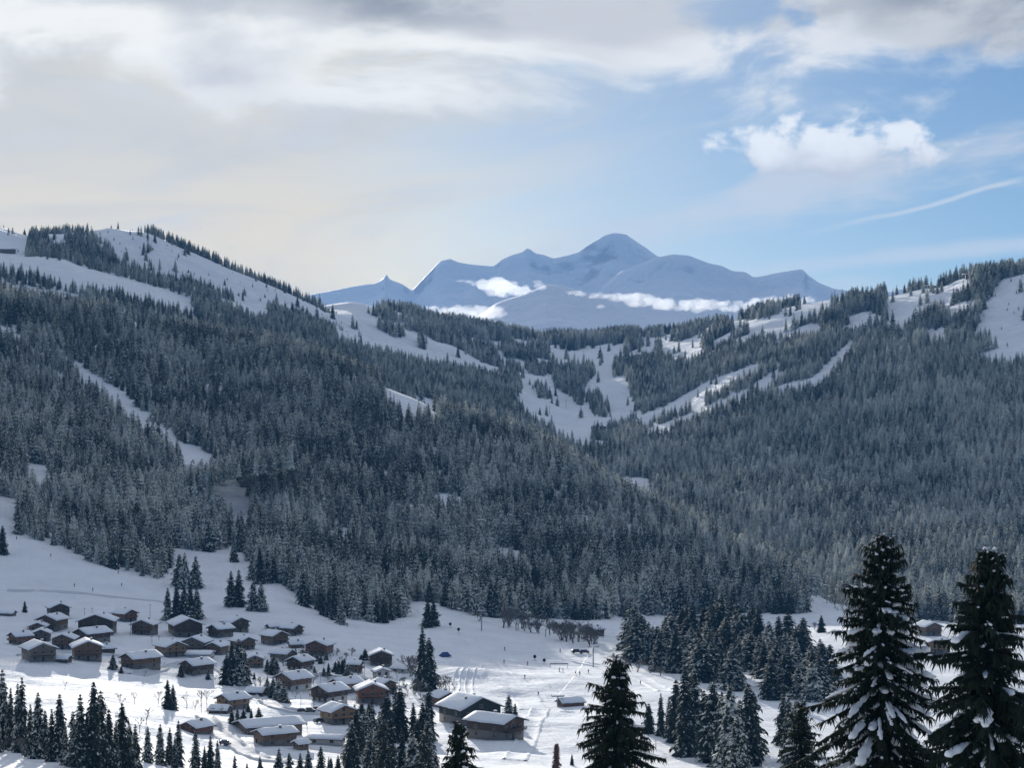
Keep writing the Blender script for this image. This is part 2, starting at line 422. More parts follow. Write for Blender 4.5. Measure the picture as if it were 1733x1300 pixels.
MB = [(200, 560), (430, 528), (535, 497), (575, 490), (605, 484), (635, 479), (648, 472), (654, 463), (660, 473), (680, 480), (697, 492), (708, 480), (722, 465), (745, 442), (762, 438), (775, 444), (800, 448), (835, 451), (848, 440), (865, 432), (880, 428), (894, 419), (906, 429), (920, 431), (936, 437), (960, 433),
      (978, 428), (1000, 413), (1022, 399), (1040, 394), (1060, 397), (1078, 410), (1095, 421), (1110, 432), (1160, 455), (1230, 500), (1400, 560), (1600, 575)]
massif('mountain', MB, 12800, 610, 25, m_noise(200, 560, 61, 12800), 200, 1600, 'highest blue snow mountain on the skyline with a rounded summit')
DM = [(900, 575), (980, 520), (1010, 497), (1030, 476), (1050, 460), (1080, 448), (1110, 436), (1140, 431), (1165, 432), (1200, 446), (1222, 450), (1240, 459), (1262, 461), (1275, 470), (1290, 468), (1320, 461), (1345, 457), (1358, 455), (1366, 464), (1385, 478), (1412, 489), (1440, 493), (1480, 497), (1510, 494), (1525, 489), (1545, 493), (1580, 500), (1700, 520), (1900, 520)]
massif('mountain', DM, 11500, 610, 25, m_noise(160, 600, 71, 11500), 900, 1900, 'broad domed blue snow mountain in front of the highest summit')
EM = [(600, 600), (700, 575), (760, 552), (815, 532), (838, 514), (858, 506), (880, 500), (905, 490), (925, 482), (950, 484), (975, 490), (1000, 498), (1040, 502), (1100, 508), (1160, 518), (1220, 522), (1300, 524), (1400, 530), (1600, 550)]
massif('mountain', EM, 7600, 640, 18, m_noise(90, 420, 81, 7600), 600, 1600, 'low snowy massif with a cliff edge in front of the sea of cloud')
# ---------------------------------------------------------------- haze: one box of air round everything
def box_mesh(name, x0, x1, y0, y1, z0, z1):
    v = [(x0, y0, z0), (x1, y0, z0), (x1, y1, z0), (x0, y1, z0), (x0, y0, z1), (x1, y0, z1), (x1, y1, z1), (x0, y1, z1)]
    f = [(0, 3, 2, 1), (4, 5, 6, 7), (0, 1, 5, 4), (1, 2, 6, 5), (2, 3, 7, 6), (3, 0, 4, 7)]
    return new_mesh(name, v, f, False)
mh = bpy.data.materials.new('haze_air'); mh.use_nodes = True; mh.node_tree.nodes.clear(); gh = G(mh.node_tree)
pv = gh.n('ShaderNodeVolumePrincipled'); oo = gh.n('ShaderNodeOutputMaterial'); mh.node_tree.links.new(pv.outputs[0], oo.inputs['Volume'])
pv.inputs['Color'].default_value = (HAZE_COLOR[0], HAZE_COLOR[1], HAZE_COLOR[2], 1); pv.inputs['Density'].default_value = HAZE_DENSITY
pv.inputs['Anisotropy'].default_value = HAZE_ANISO
tag(link('haze', box_mesh('haze', -27000, 27000, -3400, 17400, -221.5, 1460), mh), 'thin blue haze in the mountain air', None, None, 'stuff')

# ---------------------------------------------------------------- conifers
def mat_needles(name, dark, light, frost, snow_c=(.86, .86, .77), fine=1.0, thr=0.0, transl=0.0):
    m, g, b = mat_new(name)
    geo = g.n('ShaderNodeNewGeometry'); tc = g.n('ShaderNodeTexCoord'); oi = g.n('ShaderNodeObjectInfo')
    nx, ny, nz = g.sep(geo.outputs['Normal'])
    rnd = E(g, oi.outputs['Random'])
    n1 = g.noise(tc.outputs['Object'], 0.8*fine, 2.0, 0.55)
    n2 = g.noise(geo.outputs['Position'], 0.013, 3.0, 0.5)
    base = g.mix(n1, dark, light)
    up = g.m('ABSOLUTE', nz)
    cover = up*0.5 + (n1 - 0.5)*2.6 + (rnd - 0.5)*0.42 + (n2 - 0.5)*1.1 + thr
    sn = g.step(cover, 0.64, 0.88)
    c = g.mix(sn*frost, base, snow_c)
    g.put(b.inputs['Base Color'], c); b.inputs['Roughness'].default_value = 0.85
    b.inputs['Specular IOR Level'].default_value = 0.1
    return m
M_NEEDLE = mat_needles('frosted_needles', (.022, .030, .020), (.062, .074, .048), 0.86, thr=0.33)
M_NEEDLE_VALLEY = mat_needles('valley_spruce_needles', (.018, .026, .019), (.050, .062, .045), 0.85, thr=0.14)
M_NEEDLE_FROST = mat_needles('heavily_frosted_needles', (.036, .046, .032), (.085, .096, .066), 0.88, thr=0.50)
M_NEEDLE_DARK = mat_needles('dark_needles', (.016, .024, .019), (.042, .055, .043), 0.8, thr=0.06)
M_NEAR = mat_needles('near_spruce_needles', (.010, .017, .012), (.028, .040, .026), 0.55, fine=2.0, thr=-0.5)
M_BARK = simple('spruce_bark', (.075, .058, .045), 0.9, 0.35, 2.0)
M_TWIG = simple('frosted_twigs', (.17, .155, .14), 0.9, 0.4, 2.0)
M_PAD = mat_snow('branch_snow', 0.12)

def kite(V, Fc, p0, d, L, W, droop, side=Vector((0, 0, 1))):
    """a drooping pointed spray: a ridge with two sloping sides"""
    d = d.normalized(); r = d.cross(Vector((0, 0, 1)))
    r = r.normalized() if r.length > 1e-4 else Vector((1, 0, 0))
    m = p0 + d*L*0.45 - Vector((0, 0, droop*L*0.22)); t = p0 + d*L - Vector((0, 0, droop*L))
    a = m + r*W*0.5 - Vector((0, 0, W*0.34)); b_ = m - r*W*0.5 - Vector((0, 0, W*0.34))
    i = len(V); V += [tuple(p0), tuple(a), tuple(m), tuple(b_), tuple(t)]
    Fc += [(i, i+1, i+2), (i, i+2, i+3), (i+2, i+1, i+4), (i+3, i+2, i+4)]
def tube(V, Fc, pts, rad, k=6):
    """tapered tube through points (triangles)"""
    base = len(V)
    for q, (p, r) in enumerate(zip(pts, rad)):
        d = (pts[min(q+1, len(pts)-1)]-pts[max(q-1, 0)]).normalized()
        u = d.cross(Vector((0.3, 0.9, 0.2))).normalized(); w = d.cross(u)
        for j in range(k):
            an = 2*pi*j/k; V.append(tuple(p+u*cos(an)*r+w*sin(an)*r))
    for q in range(len(pts)-1):
        for j in range(k):
            a = base+q*k+j; b_ = base+q*k+(j+1) % k; c = b_+k; d_ = a+k
            Fc += [(a, b_, c), (a, c, d_)]
def trunk_mesh(name, H, r, k=7):
    V, Fc = [], []
    tube(V, Fc, [Vector((0, 0, -1.5)), Vector((0, 0, H*0.3)), Vector((0, 0, H*0.97))], [r*1.15, r*0.75, r*0.08], k)
    return new_mesh(name, V, Fc)
def crown_mesh(name, seed, H=20.0, R=3.4, whorls=19, per=8, low=0.05, power=0.85, jag=0.25, skirt=3):
    rg = random.Random(seed); V, Fc = [], []
    lean = rg.uniform(-.3, .3)
    for k in range(whorls):
        f = (k+rg.uniform(-.25, .25))/whorls; f = min(max(f, 0), 1)
        z = H*(low+(0.985-low)*f)
        Rk = R*((1-f)**power)*(1+rg.uniform(-jag, jag))+0.18
        n = max(4, int(per*(0.6+0.5*(1-f))+rg.random()))
        a0 = rg.uniform(0, 6.28)
        for j in range(n):
            an = a0+6.283*j/n+rg.uniform(-.3, .3)
            L = Rk*(1+rg.uniform(-jag*1.1, jag))
            d = Vector((cos(an), sin(an), 0)); droop = rg.uniform(0.35, 0.75)*(1-0.55*f)
            p0 = Vector((lean*f, 0, z+rg.uniform(-.2, .2)*H/whorls))
            kite(V, Fc, p0+d*0.05, d, L, L*0.52+0.25, droop)
            for q in range(skirt):
                t = (q+0.7)/(skirt+0.6)
                pm = p0+d*L*t-Vector((0, 0, droop*L*(t**1.5)*0.9))
                sd = an+rg.choice((-1, 1))*rg.uniform(0.4, 1.1)
                l2 = L*rg.uniform(0.28, 0.46)*(1.15-t*0.4)+0.18
                kite(V, Fc, pm, Vector((cos(sd), sin(sd), 0)), l2, l2*0.6, rg.uniform(.5, 1.3))
    tp = Vector((lean, 0, H*0.93))
    for j in range(4): kite(V, Fc, tp, Vector((cos(j*1.57), sin(j*1.57), 1.9)), H*0.06, 0.45, 0.0)
    return new_mesh(name, V, Fc, False)

PROTO_FINE = []
PROTO = []      # (crown, trunk) meshes of the forest and valley spruces, all 20 m tall
for s_, (R_, wh, pw, jg, sk) in enumerate([(4.0, 22, 0.66, .22, 3), (3.3, 22, 0.58, .26, 3), (4.5, 20, 0.76, .24, 3), (3.6, 21, 0.52, .30, 3), (3.0, 22, 0.70, .28, 3), (4.2, 21, 0.60, .34, 3), (3.7, 23, .85, .2, 3)]):
    cm = crown_mesh('spruce_crown_mesh', 100+s_, 20.0, R_, wh, 8, 0.04, pw, jg, sk); cm.materials.append(M_NEEDLE)
    tm = trunk_mesh('spruce_trunk_mesh', 20.0, 0.24); tm.materials.append(M_BARK)
    PROTO.append((cm, tm))

for s_, (R_, wh, pw, jg) in enumerate([(4.0, 36, 0.60, .26), (3.4, 37, 0.55, .30), (4.4, 34, 0.70, .27), (3.0, 36, 0.62, .32), (3.8, 35, 0.50, .36)]):
    cm = crown_mesh('fine_spruce_crown_mesh', 300+s_, 20.0, R_, wh, 10, 0.03, pw, jg, 5); cm.materials.append(M_NEEDLE_VALLEY)
    dm = cm.copy(); dm.materials.clear(); dm.materials.append(M_NEEDLE_DARK)
    tm = trunk_mesh('fine_spruce_trunk_mesh', 20.0, 0.26); tm.materials.append(M_BARK)
    PROTO_FINE.append((cm, tm, dm))

NK = len(PROTO)
for cm, tm in PROTO[:NK]:
    fm = cm.copy(); fm.materials.clear(); fm.materials.append(M_NEEDLE_FROST); PROTO.append((fm, tm))

# ---- where the woods stand: clearings drawn as outlines of the photo, projected to the sheets
CLEAR_A = [
    [(120, 610), (175, 640), (215, 668), (258, 714), (300, 745), (356, 772), (418, 834), (430, 905), (398, 900), (342, 838), (304, 786), (262, 744), (222, 730), (186, 690), (145, 655)],
    [(640, 648), (700, 652), (732, 676), (740, 718), (690, 714), (648, 682)],
    [(196, 518), (290, 552), (300, 566), (240, 556), (196, 540)],
    [(-40, 545), (30, 556), (34, 580), (-40, 572)],
    [(45, 782), (84, 788), (86, 832), (45, 828)],
    [(290, 925), (350, 940), (395, 930), (425, 955), (470, 985), (520, 1100), (200, 1100), (200, 975), (285, 986)],
    [(-10, 835), (30, 850), (28, 892), (-10, 888)],
    [(430, 515), (455, 525), (460, 545), (430, 540)],
]
FOREST_EDGE_A = [(-330, 800), (0, 876), (30, 905), (60, 915), (100, 928), (160, 954), (205, 966), (250, 979), (288, 986), (292, 932), (345, 936), (400, 925), (432, 986), (472, 984), (500, 1005), (520, 1022), (545, 1038), (580, 1050), (640, 1062), (684, 1045), (692, 1020),
                 (730, 1020), (800, 1042), (850, 1047), (1000, 1050), (1100, 1042), (1200, 1040), (1365, 1040), (1367, 1012), (1440, 1002), (1470, 1040), (1540, 1062), (1560, 1052), (1610, 1052), (1640, 1066), (2060, 1075)]
CLEAR_B = [
    [(-330, 420), (0, 425), (110, 448), (200, 470), (320, 512), (335, 545), (300, 530), (200, 500), (130, 495), (60, 470), (0, 462), (-330, 455)],
    [(100, 438), (150, 455), (240, 478), (325, 505), (322, 532), (240, 505), (160, 475), (100, 452)],
    [(395, 505), (450, 518), (455, 540), (420, 540), (395, 525)],
    [(0, 478), (130, 498), (160, 540), (100, 520), (0, 500)],
]
CLEAR_D = [
    [(535, 548), (600, 568), (680, 585), (760, 600), (845, 622), (848, 640), (780, 628), (690, 612), (620, 594), (535, 570)],
    [(878, 640), (925, 642), (962, 670), (985, 690), (1010, 700), (1000, 755), (960, 752), (900, 712), (870, 680), (885, 662)],
    [(1000, 590), (1060, 580), (1052, 625), (1062, 650), (1072, 680), (1062, 712), (1010, 715), (985, 690), (990, 655), (1008, 632), (985, 605)],
    [(1000, 690), (1080, 680), (1062, 720), (1030, 735), (975, 728)],
    [(1080, 705), (1130, 685), (1200, 645), (1290, 612), (1285, 632), (1200, 675), (1135, 705), (1090, 728), (1068, 730)],
    [(1100, 725), (1180, 695), (1260, 660), (1310, 628), (1335, 634), (1290, 668), (1210, 702), (1120, 742), (1080, 745)],
    [(1310, 655), (1375, 640), (1425, 590), (1445, 575), (1440, 600), (1405, 640), (1380, 665), (1320, 672)],
    [(960, 740), (1030, 748), (1030, 765), (965, 765)],
    [(1650, 600), (1740, 575), (2060, 560), (2060, 600), (1740, 615), (1690, 622), (1655, 612)],
    [(1690, 478), (2060, 430), (2060, 590), (1740, 590), (1660, 588), (1648, 565), (1660, 540), (1672, 505)],
    [(1588, 522), (1650, 508), (1655, 528), (1630, 540), (1600, 546)],
    [(1500, 500), (1560, 494), (1600, 488), (1640, 476), (1650, 490), (1590, 527), (1525, 562), (1500, 565)],
    [(1120, 580), (1180, 575), (1195, 595), (1150, 610), (1115, 605)],
    [(1230, 545), (1300, 538), (1310, 550), (1235, 560)],
    [(575, 516), (640, 520), (650, 530), (600, 536), (570, 528)],
    [(650, 545), (720, 548), (735, 558), (670, 556)],
    [(760, 575), (850, 578), (862, 592), (800, 590)],
    [(1240, 575), (1340, 540), (1420, 516), (1430, 524), (1330, 560), (1250, 590)],
    [(1570, 560), (1600, 555), (1600, 585), (1570, 580)],
]
rs = np.random.RandomState(7)
def scatter(P, spacing, y0, y1, px0=-520, px1=2250):
    """jittered grid on the ground under a sheet -> x, y, z, px, py, t"""
    xa = (px0-CX)/F*y1; xb = (px1-CX)/F*y1
    gx, gy = np.meshgrid(np.arange(xa, xb, spacing), np.arange(y0, y1, spacing))
    x = gx.ravel()+rs.uniform(-.48, .48, gx.size)*spacing; y = gy.ravel()+rs.uniform(-.48, .48, gx.size)*spacing
    px = CX+x/y*F; k = (px > px0) & (px < px1) & (px > P.cols[0]+2) & (px < P.cols[-1]-2); x, y, px = x[k], y[k], px[k]
    z = P.zgrid(px, y); return x, y, z, px, HY-z/y*F
def crest_Y(P, row, px): return np.interp(px, P.cols, P.Yk[row])
def any_in(polys, px, py):
    r = np.zeros(px.shape, bool)
    for p in polys: r |= inside(p, px, py)
    return r
WOOD = []   # rows: x, y, z, height, rot, var
def add_wood(x, y, z, H, frost=None):
    v = rs.randint(0, NK, x.size)
    if frost is not None: v = v+NK*(rs.rand(x.size) < frost)
    WOOD.append(np.stack([x, y, z, H, rs.uniform(0, 6.28, x.size), v], -1))
# left hill
x, y, z, px, py = scatter(A, 7.5, 1120, 2420)
edge = np.interp(px, [p[0] for p in FOREST_EDGE_A], [p[1] for p in FOREST_EDGE_A])
yb = np.interp(px, [p[0] for p in A_BASE], [p[2] for p in A_BASE])
k = (py < edge) & (y > yb-np.where(px > 1450, 130, 75)) & ~any_in(CLEAR_A, px, py) & (y < crest_Y(A, -3, px)+70)
gapn = fbm(x/60, y/60, 3, 77)
k &= (gapn > -0.52)
H = 17.0+6*fbm(x/90, y/90, 3, 5)+rs.uniform(-6.5, 5.5, x.size)
fr = np.clip(fbm(x/160, y/200, 3, 65)*0.9+0.12, 0, .6)
add_wood(x[k], y[k], z[k], H[k], fr[k])
EDGE_A = (x[k], y[k], z[k], H[k], px[k], py[k])
# ridge on the left
x, y, z, px, py = scatter(B, 8.0, 2260, 3260)
dn = fbm(x/110, y/130, 3, 88)
low = py > np.interp(px, [-330, 0, 110, 200, 330, 540, 700], [420, 440, 452, 482, 525, 545, 600])
band = inside([(50, 400), (120, 395), (180, 415), (200, 445), (260, 470), (330, 478), (350, 492), (420, 510), (520, 535), (560, 580), (300, 540), (220, 478), (110, 445), (40, 440)], px, py)
crest = (px > 250) & (np.abs(y-crest_Y(B, 4, px)) < 42)
spots = np.zeros(px.shape, bool)
dense = inside([(108, 402), (150, 394), (190, 425), (178, 452), (118, 446)], px, py) | inside([(300, 492), (330, 476), (362, 492), (380, 520), (330, 515)], px, py) | inside([(240, 405), (254, 405), (262, 480), (246, 480)], px, py)
shrub = (rs.rand(x.size) < 0.08) & ~low & ~band
k = (dense | shrub | (low & (dn > -0.28)) | (band & (dn > -0.22)) | (crest & (rs.rand(x.size) < 0.75)) | (rs.rand(x.size) < 0.035)) & ~any_in(CLEAR_B, px, py)
k &= ~(~low & ~band & ~crest & (rs.rand(x.size) < 0.5))
H = 15.0+rs.uniform(-6, 5, x.size); H = np.where(shrub & ~crest & ~dense, rs.uniform(2.5, 7, x.size), H)
add_wood(x[k], y[k], z[k], H[k])
# plateau and right hill
x, y, z, px, py = scatter(D, 7.5, 1440, 4200)
dn = fbm(x/55, y/120, 4, 99)
right = py > np.interp(px, [300, 1050, 1150, 1280, 1420, 1500, 1640, 1740, 2060], [2000, 735, 715, 668, 600, 565, 575, 600, 590])
plate = (py < np.interp(px, [300, 560, 850, 1000, 1300, 2060], [560, 575, 618, 622, 575, 520]))
crest = np.abs(y-crest_Y(D, 4, px)) < 60
thin = np.where(plate, np.where(px < 640, 0.30, np.where(py > 546, 0.0, 0.18)), -0.34)
spur = inside([(1640, 476), (1692, 470), (1682, 500), (1662, 530), (1650, 562), (1560, 585), (1505, 575), (1590, 527)], px, py)
k = (right | spur | (dn > thin) | (crest & (dn > 0.03) & (px < 1520)) | ((px > 1640) & crest & (rs.rand(x.size) < .5))) & ~(any_in(CLEAR_D, px, py) & ~(crest & (px > 1690) & (y > crest_Y(D, 4, px)+5)))
k |= inside([(1690, 455), (1740, 450), (1740, 468), (1690, 470)], px, py) & (y > crest_Y(D, 4, px)) & (y < crest_Y(D, 4, px)+60)
k |= inside([(985, 672), (1012, 668), (1030, 690), (1034, 708), (1005, 704)], px, py) | inside([(1036, 618), (1050, 612), (1056, 632), (1040, 640)], px, py) | inside([(905, 655), (925, 660), (932, 676), (912, 674)], px, py)
k |= (rs.rand(x.size) < 0.012) & ~right
shrub = (rs.rand(x.size) < 0.03) & ~k & (px > 1640) & (py < 590)
k |= shrub
k &= ~((px > 500) & (px < 1100) & (y < 2250))
k &= y < crest_Y(D, 4, px)+60
H = 15.5+rs.uniform(-5.5, 5, x.size)+3.0*fbm(x/90, y/90, 2, 12)+np.where(right, 2.0, 0.0)
H = np.where(plate | crest, H*1.25+2.0, H); H = np.where(shrub, rs.uniform(3, 8, x.size), H)
fr = np.where(right, 0.55+0.5*fbm(x/140, y/160, 3, 66), 0.25)
add_wood(x[k], y[k], z[k], H[k], fr[k])
# ---------------------------------------------------------------- single trees
rt = random.Random(11)
def place_tree(px, py, hpx, label, group=None, kind='frost', wide=1.0, var=None, cat='tree', base=None, H=None, name='spruce_tree'):
    """a spruce whose foot stands where the ground shows at (px, py) of the photo"""
    p = base if base is not None else A.hit(px, py)
    if kind == 'mixed': kind = rt.choice(('dark', 'dark', 'frost'))
    if H is None: H = hpx*p.y/F
    i = rt.randrange(len(PROTO_FINE)) if var is None else var
    cm, tm, dm = PROTO_FINE[i]
    o = link(name, None, loc=p); o.rotation_euler.z = rt.uniform(0, 6.28); s_ = H/20.0
    o.scale = (s_*wide*rt.uniform(.92, 1.1), s_*wide*rt.uniform(.92, 1.1), s_)
    tag(o, label, cat, group)
    link('trunk', tm, parent=o); link('crown', dm if kind == 'dark' else cm, parent=o)
    return o
ORD = ['leftmost', 'second from left', 'third from left', 'fourth from left', 'fifth from left', 'sixth from left', 'seventh from left', 'eighth from left', 'ninth from left', 'tenth from left']
def name_cluster(objs, label):
    """labels that say which tree of a cluster it is: which stretch of it, and its order from the left"""
    objs = sorted(objs, key=lambda o: o.location.x/o.location.y); n = len(objs)
    if n == 1: objs[0]['label'] = label; return
    ns = 1 if n <= 8 else min(11, (n+6)//7)
    parts_ = {1: [''], 2: ['left half', 'right half'], 3: ['left third', 'middle third', 'right third'], 4: ['left end', 'left middle', 'right middle', 'right end'],
              5: ['left end', 'left middle', 'centre', 'right middle', 'right end']}
    names = parts_.get(ns) or ['left end'] + ['%s stretch' % w for w in ['second', 'third', 'fourth', 'fifth', 'sixth', 'seventh', 'eighth', 'ninth', 'tenth'][:ns-2]] + ['right end']
    for s_ in range(ns):
        ch = objs[s_*n//ns:(s_+1)*n//ns]
        for i, o in enumerate(ch):
            w = ORD[i] if i < len(ch)-1 or len(ch) == 1 else 'rightmost'
            o['label'] = (w+' '+label) if not names[s_] else ('%s, %s, %s' % (w, names[s_], label))
def trees(rows, label, group, **kw):
    name_cluster([place_tree(r[0], r[1], r[2], label, group, **kw) for r in rows], label)
trees([(284, 1049, 55), (298, 1050, 63), (311, 1050, 58), (322, 1049, 62), (333, 1047, 54)], 'spruce of the meadow clump above the upper chalets', 'clump of spruces above the upper chalets')
trees([(303, 992, 55), (312, 996, 62), (331, 996, 56)], 'tall spruce at the forest corner uphill of the meadow clump', 'spruces at the forest corner')
place_tree(396, 951, 36, 'small lone spruce with a bare lower stem on the open snow gap in the forest', wide=1.1)
trees([(391, 1027, 62), (404, 1027, 64)], 'slim spruce of the pair standing left of the two on the meadow', 'left pair of meadow spruces', wide=0.9)
trees([(428, 1034, 54), (442, 1035, 52)], 'snow flecked spruce of the right pair on the meadow', 'right pair of meadow spruces')
trees([(427, 982, 48), (440, 988, 62), (453, 987, 56), (463, 985, 46)], 'broad spruce in the bushy clump jutting from the forest onto the snow', 'bushy clump jutting from the forest')
place_tree(513, 1026, 62, 'single dark spruce at the forest foot above the topmost right chalets')
place_tree(545, 1041, 30, 'very slim small spruce in the snow at the forest foot')
trees([(557, 1045, 46), (566, 1050, 50), (577, 1056, 40)], 'spruce of the small trio at the forest foot', 'trio at the forest foot')
trees([(724, 1062, 48), (734, 1060, 44)], 'spruce standing at the top of the piste clear of the forest', 'pair at the top of the piste')
trees([(383, 1158, 52), (393, 1160, 76), (404, 1160, 80), (414, 1158, 58)], 'spruce in the dark cluster in the middle of the chalet village', 'dark cluster in the village', kind='dark', wide=1.1)
place_tree(715, 1168, 108, 'tall slender spruce at the lower left edge of the piste', wide=0.85)
place_tree(726, 1165, 88, 'shorter companion right beside the tall slender spruce by the piste', wide=0.8)
place_tree(861, 1218, 42, 'small spruce behind the big balcony chalet by the piste', wide=1.1)
place_tree(872, 1224, 34, 'smaller dark spruce at the right end of the balcony chalet', wide=0.9, kind='dark')
place_tree(284, 1202, 52, 'taller of the two dark spruces in the sunlit garden below the chalets', wide=0.8, kind='dark')
place_tree(293, 1202, 44, 'shorter of the two dark spruces in the sunlit garden below the chalets', wide=0.8, kind='dark')
place_tree(42, 1037, 20, 'tiny dark tree on the sunlit streaks at the top of the village', kind='dark')
place_tree(4, 937, 48, 'dark spruce at the left border of the meadow', kind='dark')
place_tree(306, 1146, 22, 'little bushy spruce left of the lone gabled chalet', wide=1.3, kind='dark')
place_tree(191, 1133, 26, 'dark bushy spruce left of the long roofed chalet', wide=1.5, kind='dark')
place_tree(1390, 1071, 30, 'little lone spruce on the snow strip beneath the right forest', wide=1.2)
place_tree(1098, 1242, 52, 'small frosted spruce on the shaded snow right of the near spruce', wide=1.2)
place_tree(968, 1296, 20, 'tiny young spruce alone on the shaded snow', wide=0.8)
trees([(462, 1182, 34), (472, 1186, 40), (480, 1190, 34), (452, 1176, 30)], 'dark bushy conifer beside the white balcony chalet', 'conifers beside the white balcony chalet', kind='dark', wide=1.35)
trees([(392, 1226, 26), (402, 1229, 30), (412, 1228, 28), (425, 1226, 26), (438, 1225, 28)], 'dark evergreen in the hedge line behind the long curved roof', 'evergreens behind the long curved roof', kind='dark', wide=1.3)
trees([(521, 1122, 22), (528, 1124, 20)], 'dark garden evergreen in front of the red gabled chalet', 'evergreens before the red chalet', kind='dark', wide=1.1)
trees([(462, 1140, 26), (573, 1142, 24), (556, 1144, 22), (548, 1146, 16)], 'bushy evergreen between the chalets in the village centre', 'evergreens in the village centre', kind='dark', wide=1.4)
sh = [(452, 1138, 22), (460, 1142, 26), (468, 1136, 18), (536, 1120, 16), (543, 1124, 14), (552, 1118, 14), (579, 1142, 26), (588, 1146, 22), (568, 1138, 18), (583, 1130, 16), (532, 1142, 14), (420, 1206, 14), (600, 1212, 18), (612, 1210, 20), (624, 1212, 22), (590, 1216, 16), (352, 1150, 12), (205, 1140, 12), (668, 1176, 14), (500, 1112, 14), (430, 1150, 12), (618, 1118, 20), (611, 1122, 14)]
name_cluster([place_tree(q[0], q[1], q[2], 'x', 'evergreen shrubs between the chalets', kind='dark', wide=1.7, cat='shrub', name='evergreen_shrub') for q in sh], 'dark evergreen shrub between the village chalets')
# foot of the picture, left: ragged line of spruces
row = [(-22, 1275, 130), (4, 1268, 138), (18, 1270, 108), (30, 1272, 118), (38, 1275, 132), (52, 1282, 92), (64, 1285, 116), (76, 1285, 84), (88, 1290, 92), (101, 1290, 118), (110, 1296, 76), (124, 1298, 96), (136, 1300, 128), (147, 1300, 98), (158, 1302, 152), (170, 1302, 136), (184, 1304, 106), (196, 1305, 82), (206, 1306, 118), (219, 1308, 86), (229, 1308, 84), (250, 1292, 64), (271, 1296, 72), (287, 1296, 66), (302, 1298, 80), (296, 1302, 56), (331, 1302, 68), (346, 1306, 44), (356, 1306, 62), (368, 1310, 58), (397, 1312, 34), (418, 1310, 20)]
trees(row, 'ragged spruce of the bottom left line', 'line of spruces below the village', kind='mixed', wide=0.66)
row2 = [(440, 1318, 38), (472, 1322, 56), (489, 1320, 46), (508, 1324, 50), (522, 1322, 54), (543, 1325, 62), (556, 1325, 44), (572, 1318, 40), (560, 1312, 30), (590, 1322, 52)]
trees(row2, 'dark treetop below the long white building', 'treetops below the big roofs', kind='dark', wide=0.9)
def grove(poly, n, h0, h1, label, group, mind, kind='frost', wide=1.0):
    px0 = min(p[0] for p in poly); px1 = max(p[0] for p in poly); py0 = min(p[1] for p in poly); py1 = max(p[1] for p in poly)
    pts = []; tries = 0; made = []
    while len(pts) < n and tries < 20000:
        tries += 1
        q = (rt.uniform(px0, px1), rt.uniform(py0, py1))
        if not inside(poly, np.array([q[0]]), np.array([q[1]]))[0]: continue
        p = A.hit(*q)
        if all((p-o).length > mind for o in pts): pts.append(p); made.append(place_tree(q[0], q[1], rt.uniform(h0, h1), label, group, base=p, kind=kind, wide=wide))
    name_cluster(made, label)
    return len(pts)
grove([(1056, 1098), (1120, 1082), (1280, 1082), (1345, 1096), (1412, 1125), (1414, 1165), (1385, 1192), (1300, 1190), (1240, 1172), (1150, 1143), (1100, 1134), (1062, 1116)], 104, 52, 78, 'spruce of the dense grove right of the piste', 'dense grove right of the piste', 4.2, wide=1.45, kind='mixed')
trees([(1066, 1104, 72), (1082, 1112, 70), (1098, 1125, 74)], 'frosted spruce on the left flank of the grove beside the piste', 'left flank of the grove', wide=0.85)
trees([(1119, 1246, 74), (1132, 1250, 72), (1144, 1258, 110), (1160, 1280, 158), (1173, 1272, 148), (1192, 1272, 106), (1207, 1290, 142), (1222, 1300, 132), (1236, 1306, 152), (1252, 1302, 120), (1266, 1296, 142), (1274, 1280, 110), (1247, 1322, 112)], 'spruce of the narrow stand before the dense grove', 'narrow stand before the dense grove', wide=0.85)
trees([(1326, 1262, 92), (1334, 1290, 116), (1348, 1310, 126), (1362, 1300, 90)], 'frosted spruce in the thin group left of the big near spruces', 'thin group left of the near spruces', wide=0.85)
grove([(600, 1255), (640, 1240), (735, 1250), (748, 1290), (742, 1345), (585, 1345), (588, 1290)], 36, 62, 92, 'spruce of the thick grove below the village', 'thick grove at the bottom', 3.6, wide=0.95)
# front row of the great forest: the trees that show largest
ex, ey, ez, eH, epx, epy = EDGE_A
dist = np.interp(epx, [p[0] for p in FOREST_EDGE_A], [p[1] for p in FOREST_EDGE_A])-epy
cand = np.where((epx > -5) & (epx < 1440) & (dist < 22))[0]
cand = cand[np.argsort(dist[cand])][:34]
FR = {}
for i in cand:
    q = epx[i]
    lab = ('spruce in the front row over the open meadow' if q < 300 else 'spruce in the front row above the village' if q < 600 else 'spruce in the front row above the piste' if q < 850 else 'spruce of the front row behind the grove')
    FR.setdefault(lab, []).append(place_tree(0, 0, 0, lab, lab.replace('spruce in', 'spruces in').replace('spruce of', 'spruces of'), base=Vector((ex[i], ey[i], ez[i])), H=eH[i]))
for lab, obs in FR.items(): name_cluster(obs, lab)
keep = np.ones(len(WOOD[0]), bool); keep[cand] = False; WOOD[0] = WOOD[0][keep]

